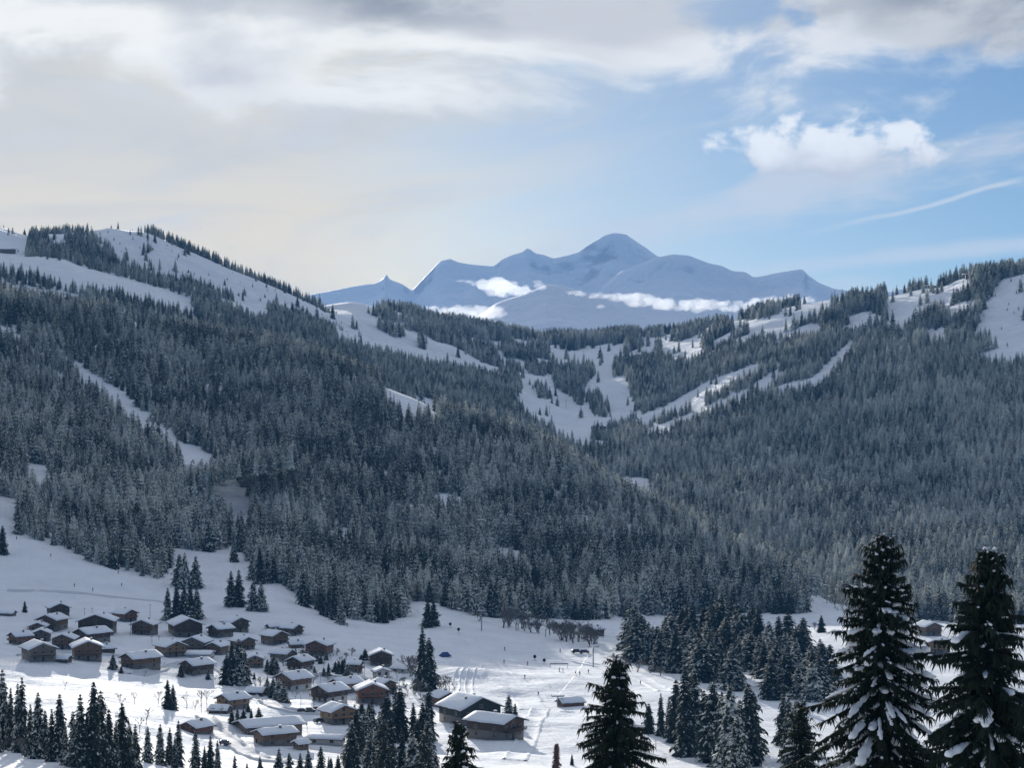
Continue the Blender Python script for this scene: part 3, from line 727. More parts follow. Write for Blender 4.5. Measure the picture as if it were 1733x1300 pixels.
# ---- near spruces with branches, needles and loads of snow
def lump(V, Fc, pts, rad, rg, k=8, flat=0.7):
    base = len(V); n = len(pts)
    for q in range(n):
        d = (pts[min(q+1, n-1)]-pts[max(q-1, 0)]).normalized(); u = d.cross(Vector((0, 0, 1)))
        u = u.normalized() if u.length > 1e-3 else Vector((1, 0, 0)); w = u.cross(d)
        for j in range(k):
            an = 2*pi*j/k; r = rad[q]*rg.uniform(.82, 1.2)
            V.append(tuple(pts[q]+u*cos(an)*r+w*sin(an)*r*flat))
    for q in range(n-1):
        for j in range(k):
            a = base+q*k+j; b_ = base+q*k+(j+1) % k
            Fc += [(a, b_, b_+k), (a, b_+k, a+k)]
    for q, s_ in ((0, 1), (n-1, -1)):
        c = len(V); V.append(tuple(pts[q]))
        for j in range(k):
            a = base+q*k+j; b_ = base+q*k+(j+1) % k
            Fc.append((c, b_, a) if s_ > 0 else (c, a, b_))
def near_spruce(seed, H, R, step=0.46, per=6, pow_=0.72, snow=0.3, dens=0.15, bare_top=0.0, pad_size=1.0, skew=0.0):
    rg = random.Random(seed); V, Fc = [], []; TV, TF = [], []; pads = []; CV, CF = [], []
    tube(TV, TF, [Vector((0, 0, -2)), Vector((0, 0, H*.4)), Vector((0, 0, H*.75)), Vector((0, 0, H))], [H*.016, H*.011, H*.006, .025], 8)
    z = H*0.04
    while z < H-0.25:
        f = z/H
        n = per if f < .9 else per-1
        a0 = rg.uniform(0, 6.28)
        for j in range(n):
            an = a0+6.283*j/n+rg.uniform(-.35, .35)
            zj = rg.uniform(-.6, .6)*step if f < .93 else 0.0
            L = (R*(1-f)**pow_)*rg.choice((rg.uniform(.35, .65), rg.uniform(.6, .95), rg.uniform(.85, 1.3)))*(0.68+0.62*float(vnoise(np.array([an*1.3+seed]), np.array([z*.55]), seed)[0]))+0.10
            L *= 1+skew*cos(an)
            asc = 0.9*f**5+rg.uniform(-.28, .16)-0.08*(1-f)
            droop = rg.uniform(.35, .95)*(1-f*0.8)
            d = Vector((cos(an), sin(an), 0)); sw = rg.uniform(-.14, .14); sd = Vector((-sin(an), cos(an), 0))
            def spine(t): return Vector((0, 0, z+zj))+d*(L*t)+sd*(sw*L*t*t)+Vector((0, 0, L*(asc*t-droop*t*t+0.20*droop*t**4*1.6)))
            m = 5; pts = [spine(q/m) for q in range(m+1)]
            tube(TV, TF, pts, [max(.012, .022*L**0.8*(1-q/m*0.85)) for q in range(m+1)], 3)
            t = 0.10
            while t < 1.0:
                p = spine(t)
                if not (f > 1-bare_top and rg.random() < .6):
                    for s2 in (-1, 1):
                        l2 = (0.20+0.15*L*(1-t)*0.8)*rg.uniform(.6, 1.4)
                        dd = d*rg.uniform(.45, 1.0)+sd*s2*rg.uniform(.5, 1.0)
                        kite(V, Fc, p, dd, l2, 0.11+0.14*l2, rg.uniform(.2, 1.6))
                    for _h in range(3): kite(V, Fc, p+Vector((rg.uniform(-.12, .12), rg.uniform(-.12, .12), 0)), d*rg.uniform(-.5, 1)+sd*rg.uniform(-.7, .7), 0.34*rg.uniform(.6, 1.8), 0.17, rg.uniform(.5, 1.9))
                t += dens/L*rg.uniform(.7, 1.3)
            kite(V, Fc, spine(.95), d+Vector((0, 0, .15)), .32, .12, 0.1)
            if rg.random() < snow*(0.35 if f > .8 else 1.0) and L > .55:
                t0 = rg.uniform(.22, .55); t1 = min(1.0, t0+rg.uniform(.30, .75)); q = 9
                pp = [spine(t0+(t1-t0)*i/q)+Vector((0, 0, .05+0.07*pad_size)) for i in range(q+1)]
                r0 = pad_size*rg.choice((rg.uniform(.05, .10), rg.uniform(.09, .17)))*min(1.3, .55+L*.18)
                rr = [r0*(0.25+0.95*sin(pi*min(1, .06+.80*i/q))**.6)*rg.uniform(.6, 1.3) for i in range(q+1)]
                pads.append((L*r0, pp, rr))
            for _ in range(int(2.2*snow*5*rg.random())):
                t = rg.uniform(.25, 1.0); p = spine(t)+sd*rg.uniform(-.25, .25)*L*.5*(1.1-t)+Vector((0, 0, rg.uniform(-.1, .04)))
                r_ = rg.uniform(.03, .075)*pad_size; lump(CV, CF, [p-d*r_*1.6, p-d*r_*.4, p+d*r_*.7, p+d*r_*1.9-Vector((0, 0, r_*.6))], [r_*.5, r_, r_*.9, r_*.4], rg, 5, .7)
        z += step*(1.25-0.6*f)*rg.uniform(.75, 1.25)
    if True:
        for j in range(10): kite(V, Fc, Vector((0, 0, H-.12-.09*j)), Vector((cos(j*2.4), sin(j*2.4), .9)), .22+.02*j, .06, 0.0)
    pads.sort(key=lambda p: -p[0])
    big = pads[:80]
    for _, pp, rr in pads[80:]: lump(CV, CF, pp, rr, rg, 6, .7)
    return V, Fc, TV, TF, big, CV, CF, rg
def put_near(px, top_py, Y, H, R, seed, label, cat='tree', needles=None, name='spruce_tree', **kw):
    z_top = (HY-top_py)/F*Y
    gz = A.z_at((px-CX)/F*Y, Y)-.2; H = z_top-gz
    loc = Vector(((px-CX)/F*Y, Y, gz))
    V, Fc, TV, TF, big, CV, CF, rg = near_spruce(seed, H, R, **kw)
    o = link(name, None, loc=loc); tag(o, label, cat)
    link('trunk', new_mesh('near_trunk', TV, TF), M_BARK, o)
    link('crown', new_mesh('near_crown', V, Fc, False), needles or M_NEAR, o)
    for _, pp, rr in big:
        PV, PF = [], []; lump(PV, PF, pp, rr, rg, 8, .72); link('snow_pad', new_mesh('snow_pad', PV, PF), M_PAD, o)
    if CF:
        c = link('snow_clumps', new_mesh('snow_clumps', CV, CF), M_PAD, o); c['kind'] = 'stuff'
    print(label, 'H', round(H, 1), 'tris', len(Fc)+len(TF)+len(CF))
    return o
put_near(1492, 903, 142, 27.0, 7.4, 5, 'largest near spruce at the right with thick drooping snow loads on its branches', snow=.62, pad_size=1.7, dens=.115, step=.34, per=7, pow_=.74)
put_near(1672, 928, 128, 25.0, 6.8, 23, 'darkest near spruce at the right border with only scattered lumps of snow', snow=.22, pad_size=1.5, dens=.11, step=.31, per=7, pow_=.72)
put_near(1043, 1108, 172, 24.0, 6.6, 42, 'near spruce before the piste with thin bare top and small snow lumps', snow=.26, pad_size=1.1, dens=.13, step=.36, per=7, pow_=.72, bare_top=.06)
put_near(776, 1222, 165, 14.0, 4.0, 77, 'slim near spruce top rising in front of the big dark chalet', snow=.30, pad_size=1.0)
put_near(1356, 1188, 215, 16.0, 6.2, 91, 'rounded snow flecked spruce left of the largest near spruce', snow=.42, pad_size=.8, dens=.2)
put_near(1446, 1215, 190, 15.0, 5.2, 93, 'low dark spruce tucked against the foot of the largest near spruce', snow=.22, pad_size=.8, dens=.2)
M_RUST = simple('rusty_needles', (.16, .085, .07), 0.9, 0.3, 3.0)
put_near(942, 1258, 430, 9.0, 1.9, 3, 'small thin reddish sapling poking up at the bottom of the piste', name='larch_sapling', cat='sapling', needles=M_RUST, snow=.3, pad_size=.5, step=.3)

# ---- bare frosted broadleaf trees and bushes
def bare_mesh(name, seed, H=9.0, spread=0.6, trunk=True, stems=1):
    rg = random.Random(seed); V, Fc = [], []
    def grow(p, d, L, r, lvl):
        q1 = p+d*L*.5+Vector((rg.uniform(-1, 1), rg.uniform(-1, 1), 0))*L*.05; q2 = p+d*L
        tube(V, Fc, [p, q1, q2], [r, r*.8, r*.55], 3)
        if lvl == 0: return
        for k in range(rg.choice((2, 3, 3)) if lvl > 1 else 4):
            a = rg.uniform(0, 6.28); sp = spread*rg.uniform(.6, 1.2)
            u = d.cross(Vector((.3, .2, .9))).normalized(); w = d.cross(u)
            nd = (d+(u*cos(a)+w*sin(a))*sp+Vector((0, 0, .12))).normalized()
            grow(p+d*L*rg.uniform(.55, 1), nd, L*rg.uniform(.55, .8), max(r*.6, .05), lvl-1)
    for s_ in range(stems):
        a = rg.uniform(0, 6.28); l = 0.0 if stems == 1 else rg.uniform(.1, .55)
        grow(Vector((cos(a)*l, sin(a)*l, -.4)), Vector((cos(a)*l, sin(a)*l, 1)).normalized(), H*.34, H*.02, 4)
    return new_mesh(name, V, Fc, False)
BARE = [bare_mesh('bare_tree_mesh', 40+i, 9.0, .62) for i in range(4)]
BUSH = [bare_mesh('bare_bush_mesh', 60+i, 9.0, .75, stems=4) for i in range(3)]
BAREC = {}
def place_bare(px, py, hpx, label, group, bush=False):
    p = A.hit(px, py); s_ = hpx*p.y/F/9.0
    o = link('bare_bush' if bush else 'bare_tree', rt.choice(BUSH if bush else BARE), M_TWIG, loc=p)
    o.rotation_euler.z = rt.uniform(0, 6.28); o.scale = (s_, s_, s_)
    tag(o, label, 'bush' if bush else 'tree', group); BAREC.setdefault(label, []).append(o); return o
for px_, py_, h_ in [(205, 1200, 36), (228, 1190, 30), (268, 1192, 32), (316, 1198, 40), (340, 1196, 44), (350, 1192, 36), (330, 1204, 30), (158, 1182, 22), (110, 1166, 20), (248, 1226, 38), (205, 1236, 48), (236, 1240, 40)]:
    place_bare(px_, py_, h_, 'bare winter tree on the sunlit slope under the lower chalets', 'bare trees under the lower chalets')
for i in range(46):
    q = rt.uniform(0, 1); px_ = 850+q*165; py_ = 1056+q*36+rt.uniform(-6, 8)
    place_bare(px_, py_, rt.uniform(24, 46), 'leafless bush of the thicket above the piste', 'thicket above the piste', rt.random() < .6)
for px_, py_, h_ in [(690, 1140, 44), (697, 1144, 50), (703, 1150, 56), (742, 1172, 30), (752, 1166, 34), (760, 1170, 36), (770, 1172, 26), (745, 1188, 34), (732, 1190, 30), (756, 1182, 24), (700, 1175, 40), (690, 1178, 30), (712, 1184, 30), (680, 1190, 26), (722, 1196, 30), (668, 1196, 24)]:
    place_bare(px_, py_, h_, 'frosted bare shrub around the tall slender spruce by the piste', 'bare shrubs by the slender spruce', rt.random() < .55)
for px_, py_, h_ in [(512, 1120, 30), (506, 1128, 26), (420, 1136, 22), (447, 1138, 20), (595, 1110, 20), (538, 1150, 22), (580, 1150, 24), (616, 1164, 22), (366, 1206, 20), (374, 1212, 24), (352, 1212, 20), (480, 1128, 24), (660, 1160, 24), (672, 1150, 22), (452, 1150, 20), (440, 1160, 22), (520, 1140, 22), (530, 1156, 20), (548, 1132, 22), (560, 1120, 20), (575, 1128, 24), (588, 1160, 20), (610, 1180, 18), (660, 1184, 24), (650, 1146, 20), (470, 1146, 18), (424, 1146, 20), (416, 1170, 18), (500, 1184, 18), (566, 1204, 20), (600, 1206, 22), (520, 1236, 18), (556, 1152, 20), (572, 1156, 16), (598, 1152, 18), (606, 1146, 16), (480, 1146, 16), (458, 1110, 14), (446, 1122, 16), (514, 1106, 16), (528, 1128, 18), (570, 1110, 18), (586, 1116, 16), (630, 1160, 18), (638, 1196, 16), (676, 1164, 20), (684, 1160, 20), (436, 1196, 14), (530, 1200, 16), (610, 1200, 18), (384, 1148, 16), (364, 1152, 14), (276, 1130, 14), (244, 1146, 16)]:
    place_bare(px_, py_, h_, 'bare garden tree among the chalets of the village centre', 'bare garden trees', rt.random() < .4)
for i in range(34):
    px_ = rt.uniform(-10, 220); py_ = 1262+px_*.14+rt.uniform(-10, 14)
    place_bare(px_, py_, rt.uniform(26, 48), 'brown shrub of the brush at the bottom left', 'brush below the spruce line', True)
for px_, py_, h_ in [(1378, 1066, 18), (1045, 1130, 34), (1062, 1134, 30), (1078, 1138, 30), (1100, 1140, 26), (1118, 1144, 24), (735, 1056, 30), (810, 1052, 30)]:
    place_bare(px_, py_, h_, 'frosted bare bush on the margin of the piste', 'bare bushes on the piste margin', True)

for lab, obs in BAREC.items(): name_cluster(obs, lab)

from collections import Counter
print('KINDS', Counter(o.name.split('.')[0] for o in C.objects if o.parent is None).most_common(12))
# ---------------------------------------------------------------- chalets
M_WOOD = {
 'brown': simple('brown_timber', (0.2, 0.125, 0.08), 0.85, 0.25, 0.8),
 'dark': simple('dark_timber', (0.098, 0.07, 0.056), 0.85, 0.25, 0.8),
 'red': simple('reddish_timber', (0.24, 0.118, 0.076), 0.85, 0.25, 0.8),
 'grey': simple('weathered_timber', (0.195, 0.165, 0.135), 0.85, 0.25, 0.8),
 'honey': simple('honey_timber', (0.3, 0.195, 0.118), 0.85, 0.2, 0.8),
 'white': simple('pale_plaster', (.55, .53, .50), 0.9, 0.1, 0.8),
 'green': simple('dark_green_cladding', (.040, .050, .046), 0.85, 0.2, 0.8)}
M_STONE = simple('grey_stone', (.20, .185, .17), 0.9, 0.35, 1.2)
M_EAVE = simple('eave_boards', (.075, .052, .04), 0.85, 0.2, 1.0)
M_FRAME = simple('pale_window_frame', (.38, .30, .22), 0.6, 0.1, 1.0)
M_METAL = simple('galvanised_steel', (.30, .31, .33), 0.5, 0.1, 1.0, 0.5, 0.6)
def mat_glass():
    m, g, b = mat_new('window_glass')
    b.inputs['Base Color'].default_value = (.03, .035, .045, 1); b.inputs['Roughness'].default_value = 0.08; b.inputs['Specular IOR Level'].default_value = 0.8
    return m
M_GLASS = mat_glass()
M_ROOFSNOW = mat_snow('roof_snow', 0.35, False, (.85, .87, .90))

def bx(V, Fc, x0, x1, y0, y1, z0, z1):
    i = len(V); V += [(x0, y0, z0), (x1, y0, z0), (x1, y1, z0), (x0, y1, z0), (x0, y0, z1), (x1, y0, z1), (x1, y1, z1), (x0, y1, z1)]
    Fc += [(i, i+3, i+2, i+1), (i+4, i+5, i+6, i+7), (i, i+1, i+5, i+4), (i+1, i+2, i+6, i+5), (i+2, i+3, i+7, i+6), (i+3, i, i+4, i+7)]
def box_obj(name, mat, parent, boxes, loc=None):
    V, Fc = [], []
    for b_ in boxes: bx(V, Fc, *b_)
    return link(name, new_mesh(name, V, Fc, False), mat, parent, loc)
def poly_mesh(name, V, faces):
    me = bpy.data.meshes.new(name); me.from_pydata([tuple(v) for v in V], [], faces); me.update(); return me
def win_meshes(w, h):
    V, Fc = [], []
    t = .13
    bx(V, Fc, -w/2-t, -w/2, -.08, .06, -t, h+t); bx(V, Fc, w/2, w/2+t, -.08, .06, -t, h+t)
    bx(V, Fc, -w/2, w/2, -.08, .06, -t, 0); bx(V, Fc, -w/2, w/2, -.08, .06, h, h+t); bx(V, Fc, -.035, .035, -.07, .05, 0, h)
    fm = new_mesh('window_frame', V, Fc, False); fm.materials.append(M_FRAME)
    V, Fc = [], []; bx(V, Fc, -w/2, -.037, -.035, .04, .002, h-.002); bx(V, Fc, .037, w/2, -.035, .04, .002, h-.002)
    pm = new_mesh('pane', V, Fc, False); pm.materials.append(M_GLASS)
    return fm, pm
WIN = win_meshes(1.15, 1.25); WIN_BIG = win_meshes(2.3, 1.9)
V_, F_ = [], []; bx(V_, F_, -.5, .5, -.07, .05, 0, 2.05); DOOR = new_mesh('door', V_, F_, False); DOOR.materials.append(M_EAVE)
def put_window(root, x, y, z, rz, big=False):
    fm, pm = WIN_BIG if big else WIN
    o = link('window', fm, None, root, (x, y, z)); o.rotation_euler.z = rz
    link('pane', pm, None, o)
rh = random.Random(5)
def snow_cover(W, D, rise, ov_e, ov_g, thick, zr, rg, nseg=9, one=None):
    """a rounded, uneven blanket following a gabled roof; local ridge along y"""
    half = W/2+ov_e; slope = rise/half
    xs = [-1, -1.0, -.86, -.5, -.12, 0, .12, .5, .86, 1.0, 1]
    V, Fc = [], []; n = len(xs)
    for k in range(nseg+1):
        t = k/nseg; y = -(D/2+ov_g)+t*(D+2*ov_g)
        endf = .55 if k in (0, nseg) else 1.0
        top = []
        for q, u in enumerate(xs):
            x = u*(half-.06)*(1+(rg.uniform(-.02, .03) if q in (0, 1, 9, 10) else 0))
            zb = zr-abs(x)*slope
            if q in (0, n-1): h = .02
            elif q in (1, n-2): h = thick*rg.uniform(.55, .85)
            else: h = thick*rg.uniform(.88, 1.12)*(0.94 if q == 5 else 1)
            top.append((x, y+(.25 if k == 0 else -.25 if k == nseg else 0)*rg.uniform(0, 1), zb+h*endf))
        V += top
    for k in range(nseg):
        for q in range(n-1):
            a = k*n+q; Fc.append((a, a+1, a+n+1, a+n))
    for k in (0, nseg):   # end caps down to the roof
        b0 = len(V)
        for q in range(n):
            x, y, z = V[k*n+q]; V.append((x, y, zr-abs(x)*slope+.015))
        for q in range(n-1):
            a = k*n+q; b_ = b0+q
            Fc.append((a, b_, b_+1, a+1) if k == 0 else (a, a+1, b_+1, b_))
    return V, Fc
def chalet(px, py, wpx, yaw, wood, label, cat='chalet', ratio=1.05, floors=2, base='stone', balcony=True, pitch=.40, snow=.62, name='chalet', chim=1, group=None, dorm=False, W=None, dx=0, wins=True, low=1.0, big=False):
    p = A.hit(px, py)
    ya = radians(yaw); vis = wpx*p.y/F
    if W is None: W = vis/(abs(cos(ya))+ratio*abs(sin(ya)))/0.98
    D_ = W*ratio
    k = min(1.35, max(.8, W/9.5))*low
    root = link(name, None); tag(root, label, cat, group)
    cyaw = Matrix.Rotation(ya, 4, 'Z')
    dep = (abs(sin(ya))*W+abs(cos(ya))*D_)/2
    cpos = Vector((p.x, p.y+dep*.85, 0)); cpos.z = min(p.z+.1, A.z_at(cpos.x, cpos.y))
    gz = max(p.z, cpos.z-.5); root.location = (cpos.x, cpos.y, gz-.2); root.rotation_euler.z = ya
    h1 = 2.5*k; h2 = (2.3*k if floors > 1 else 0.0); wm = M_WOOD[wood]
    hw = W/2; hd = D_/2
    bm_ = M_STONE if base == 'stone' else M_WOOD[base]
    ztop = h1+h2
    if floors > 1:
        box_obj('ground_floor', bm_, root, [(-hw+.08, hw-.08, -hd+.08, hd-.08, -3.0, h1)])
        z0 = h1
    else:
        box_obj('foundation', bm_, root, [(-hw+.06, hw-.06, -hd+.06, hd-.06, -3.0, .35)]); z0 = .35
    rise = hw*pitch
    Vw = [(-hw, -hd, z0+.002), (hw, -hd, z0+.002), (hw, -hd, ztop), (0, -hd, ztop+rise), (-hw, -hd, ztop)]
    Vw += [(x, hd, z) for x, _, z in Vw]
    link('timber_wall' if wood not in ('white',) else 'plaster_wall', poly_mesh('wall', Vw, [(0, 1, 2, 3, 4), (9, 8, 7, 6, 5), (0, 5, 6, 1), (1, 6, 7, 2), (4, 9, 5, 0)]), wm, root)
    oe, og = .95*k, 1.15*k; half = hw+oe; rs_ = rise/hw; zr = ztop+rise+.10; t = .22
    Vr = []
    for y in (-hd-og, hd+og): Vr += [(-half, y, zr-half*rs_), (0, y, zr), (half, y, zr-half*rs_), (half, y, zr-half*rs_+t), (0, y, zr+t), (-half, y, zr-half*rs_+t)]
    roof = link('roof', poly_mesh('roof', Vr, [(0, 1, 4, 5), (1, 2, 3, 4), (10, 7, 6, 11), (9, 8, 7, 10), (5, 4, 10, 11), (4, 3, 9, 10), (1, 0, 6, 7), (2, 1, 7, 8), (0, 5, 11, 6), (3, 2, 8, 9)]), M_EAVE, root)
    SV, SF = snow_cover(W, D_, rise+oe*rs_, oe, og, snow, zr+t, rh)
    link('snow_cover', new_mesh('snow_cover', SV, SF), M_ROOFSNOW, roof)
    if chim:
        for c_ in range(chim):
            cx_ = hw*(.34 if c_ == 0 else -.4); cy_ = hd*(.2 if c_ == 0 else -.35)
            zc = zr-abs(cx_)*rs_
            ch = box_obj('chimney', M_STONE, root, [(cx_-.38, cx_+.38, cy_-.38, cy_+.38, zc-.3, zc+1.55)])
            box_obj('chimney_cap', M_ROOFSNOW, ch, [(cx_-.5, cx_+.5, cy_-.5, cy_+.5, zc+1.553, zc+1.85)])
    if balcony:
        bz = z0-.05 if floors > 1 else .5
        b_ = box_obj('balcony', M_EAVE, root, [(-hw*.94, hw*.94, -hd-1.25*k, -hd-.003, bz-.12, bz+.06)])
        posts = [(-hw*.94+i*(2*hw*.94-.12)/6, -hw*.94+i*(2*hw*.94-.12)/6+.12, -hd-1.25*k, -hd-1.25*k+.1, bz+.063, bz+1.0) for i in range(7)]
        rails = [(-hw*.96, hw*.96, -hd-1.25*k-.06, -hd-1.25*k-.004, bz+.22+.30*i, bz+.42+.30*i) for i in range(3)]
        box_obj('railing', wm, b_, posts+rails)
    if wins:
        n = 2 if W < 8.5 else 3
        for q in range(n):
            x = -hw+W*(q+.5)/n
            if floors > 1:
                if q == (1 if n == 3 else 0): 
                    d = link('door', DOOR, None, root, (x, -hd+.08-.02, .12)); 
                else: put_window(root, x, -hd+.08, h1*.36, 0)
            put_window(root, x, -hd, z0+.55 if floors > 1 else 1.0, 0, big and q == 1)
        if rise > 1.5: put_window(root, 0, -hd, ztop+.08, 0)
        for q in range(2):
            y = -hd+D_*(q+.5)/2
            for sx, rz in ((1, pi/2), (-1, -pi/2)):
                put_window(root, sx*hw, y, z0+.5 if floors > 1 else 1.0, rz)
                if floors > 1: put_window(root, sx*(hw-.08), y, h1*.36, rz)
    return root
CH = [
 # px, py, wpx, yaw, wood, label, extra
 (94, 1045, 42, 25, 'dark', 'dark topmost chalet at the left, standing alone behind the brown twin chalets', {}),
 (84, 1068, 46, -18, 'brown', 'brown chalet with lumpy snow roof, directly below the dark topmost left chalet', {}),
 (62, 1068, 30, 5, 'brown', 'small gabled annex chalet at the left shoulder of the brown lumpy roofed chalet', dict(floors=1, balcony=False)),
 (30, 1092, 40, -48, 'red', 'leftmost chalet with its reddish gable turned left and wide snow roof slope', {}),
 (67, 1087, 32, 8, 'grey', 'narrow grey chalet between the leftmost chalet and the rounded roof chalet', {}),
 (106, 1099, 34, 0, 'brown', 'squat chalet with rounded snow roof and gable toward the valley, second row at left', {}),
 (150, 1091, 58, -38, 'dark', 'long double roofed dark chalet right of the squat rounded roof chalet', dict(ratio=1.4)),
 (160, 1073, 60, 4, 'dark', 'wide dark gabled chalet standing free on the upper left row', dict(ratio=.9, pitch=.36)),
 (207, 1053, 42, 52, 'red', 'reddish box-like chalet highest on the meadow with its long side showing', dict(ratio=1.2)),
 (242, 1075, 38, -6, 'brown', 'single brown chalet with symmetrical gable below the reddish meadow chalet', {}),
 (58, 1121, 64, 30, 'grey', 'broad low chalet with wide snow roof on the lower left edge of the hamlet', dict(ratio=1.25)),
 (104, 1122, 26, 80, 'dark', 'low snow topped garage beside the broad low chalet', dict(cat='garage', name='garage', floors=1, balcony=False, chim=0, low=.75)),
 (141, 1119, 58, 18, 'brown', 'brown chalet with stepped snow roof in the lower left row, right of the garage', dict(ratio=1.1)),
 (173, 1106, 38, -62, 'dark', 'dark chalet nearly hidden under a big plain snow roof behind the stepped roof chalet', dict(floors=1, balcony=False)),
 (233, 1134, 64, -44, 'brown', 'long roofed brown chalet standing apart below the upper row, gable at its left', dict(ratio=1.5)),
 (284, 1113, 54, 38, 'honey', 'honey brown chalet at the left end of the joined row of three', dict(ratio=1.2)),
 (330, 1106, 44, -12, 'grey', 'middle chalet of the joined row of three under one wavy snow roof', {}),
 (365, 1109, 36, -20, 'brown', 'right end chalet of the joined row of three, roof sloping to the village', {}),
 (334, 1115, 44, 88, 'white', 'low pale carport with flat snow lid before the joined row of three', dict(cat='carport', name='carport', floors=1, balcony=False, chim=0, low=.6, pitch=.15, wins=False)),
 (308, 1079, 64, 22, 'dark', 'dark stepped chalet just under the clump of meadow spruces', dict(ratio=1.3)),
 (371, 1080, 42, -46, 'dark', 'dark chalet with large chimneyed roof slope, left of the pair beneath the meadow spruces', {}),
 (395, 1070, 46, 40, 'dark', 'bright roofed dark chalet behind the chimneyed one, closest to the meadow spruce pairs', {}),
 (408, 1101, 42, 42, 'brown', 'brown chalet standing behind the dark spruce cluster of the village', {}),
 (428, 1131, 34, 12, 'honey', 'honey timber chalet peeking out right of the dark spruce cluster', {}),
 (330, 1144, 54, -42, 'dark', 'lone dark chalet with plain roof slope on the open snow below the upper row', dict(ratio=1.25)),
 (391, 1203, 54, -44, 'honey', 'honey coloured chalet above the snowy bank, left below the dark spruce cluster', dict(ratio=1.2)),
 (329, 1242, 54, -35, 'red', 'reddish chalet by itself just above the line of spruces at the foot', dict(floors=1, ratio=1.1)),
 (6, 1043, 34, 84, 'grey', 'low long hut at the left border above the hamlet', dict(cat='hut', name='hut', floors=1, balcony=False, chim=0, low=.7, ratio=1.8)),
 (492, 1077, 36, 56, 'dark', 'dark chalet at the very top right of the village under the forest', {}),
 (462, 1068, 26, -60, 'dark', 'small dark roofed chalet tucked left of the top right one', dict(floors=1, balcony=False, chim=0)),
 (462, 1093, 46, 44, 'brown', 'broad brown chalet with bright snow roof below the top right pair', {}),
 (476, 1121, 40, 66, 'grey', 'grey three storey looking chalet lit at its right side in the village centre', dict(ratio=1.2, base='white')),
 (500, 1098, 28, -70, 'brown', 'low brown chalet under a thick snow slope right of the broad brown chalet', dict(floors=1, balcony=False)),
 (539, 1111, 44, -14, 'red', 'red brown gabled chalet with sunny garden at the upper right of the village', {}),
 (506, 1136, 44, -32, 'dark', 'dark chalet with pale left gable in the middle of the village', dict(base='white')),
 (494, 1171, 60, -42, 'brown', 'white based chalet with two storeys of dark balconies at the village centre', dict(base='white', ratio=1.05, chim=2)),
 (555, 1191, 60, -40, 'dark', 'chalet with white and dark striped gable in front of the tan roofed one', dict(base='white', ratio=1.15, chim=1)),
 (584, 1176, 56, -50, 'honey', 'tan chalet with a wide clean roof slope behind the striped gable chalet', dict(ratio=1.3)),
 (626, 1192, 54, 12, 'red', 'reddish chalet with wavy snow roof just above the thick bottom grove', dict(ratio=.9)),
 (648, 1174, 42, 40, 'brown', 'brown chalet with peaked roof behind the reddish wavy roofed one', {}),
 (643, 1128, 40, 8, 'dark', 'dark gabled chalet with gleaming snow roof standing free at the right of the village', dict(ratio=.95, balcony=True)),
 (644, 1152, 30, 18, 'white', 'small pale walled house below the free standing dark gabled chalet', dict(cat='house', name='house', base='white', balcony=False)),
 (600, 1139, 24, 76, 'brown', 'narrow brown chalet half hidden by bushes left of the free standing gabled one', {}),
 (681, 1140, 38, 62, 'white', 'low pale house under a bright white roof beside the bare shrubs', dict(cat='house', name='house', floors=1, balcony=False, base='white', chim=0)),
 (569, 1228, 60, 34, 'honey', 'tall tan chalet with sunlit roof left of the thick bottom grove', dict(ratio=.95)),
 (450, 1246, 112, -62, 'grey', 'long low building under a broad curved snow roof behind the brown hall', dict(cat='building', name='long_building', floors=1, balcony=False, chim=0, ratio=1.7, pitch=.24, snow=.6)),
 (462, 1264, 72, -56, 'brown', 'long brown hall with plain snow roof in the lower middle of the village', dict(cat='hall', name='hall', ratio=1.6, balcony=False, pitch=.3)),
 (549, 1262, 64, 80, 'white', 'long low white building with a flat looking snow roof at the village foot', dict(cat='building', name='long_building', floors=1, balcony=False, base='white', chim=0, ratio=2.0, pitch=.2)),
 (508, 1270, 26, -50, 'honey', 'small snow capped cabin in front of the long low white building', dict(cat='cabin', name='cabin', floors=1, balcony=False, chim=0)),
 (431, 1178, 34, 80, 'dark', 'low dark carport with snow lid beside the bushy conifers', dict(cat='carport', name='carport', floors=1, balcony=False, chim=0, low=.65, wins=False)),
 (370, 1209, 34, 82, 'dark', 'snowed over shed below the honey coloured chalet', dict(cat='shed', name='shed', floors=1, balcony=False, chim=0, low=.65)),
 (750, 1199, 48, 30, 'brown', 'small bright roofed chalet just behind the big dark chalet by the piste', dict(balcony=False)),
 (794, 1229, 104, 33, 'green', 'big dark chalet with a huge snow roof slope beside the piste', dict(ratio=.95, balcony=False, snow=.6, chim=2, pitch=.42)),
 (838, 1254, 96, 52, 'dark', 'big chalet with wraparound balcony and stone base at the piste foot', dict(ratio=1.35, snow=.6, pitch=.3, big=True)),
 (966, 1197, 46, -66, 'red', 'low dark red lift hut with snow roof at the foot of the piste', dict(cat='hut', name='lift_hut', floors=1, balcony=False, chim=0, ratio=1.5, low=.8)),
 (1008, 1077, 30, -50, 'dark', 'far dark chalet on the shaded snow between the thicket and the grove', {}),
 (1575, 1077, 40, 20, 'brown', 'upper chalet glimpsed between the two biggest near spruces', {}),
 (1592, 1108, 44, -30, 'honey', 'lower chalet glimpsed between the two biggest near spruces', {}),
]
for px_, py_, w_, yw, wd, lab, ex_ in CH:
    chalet(px_, py_, w_, yw, wd, lab, **ex_)

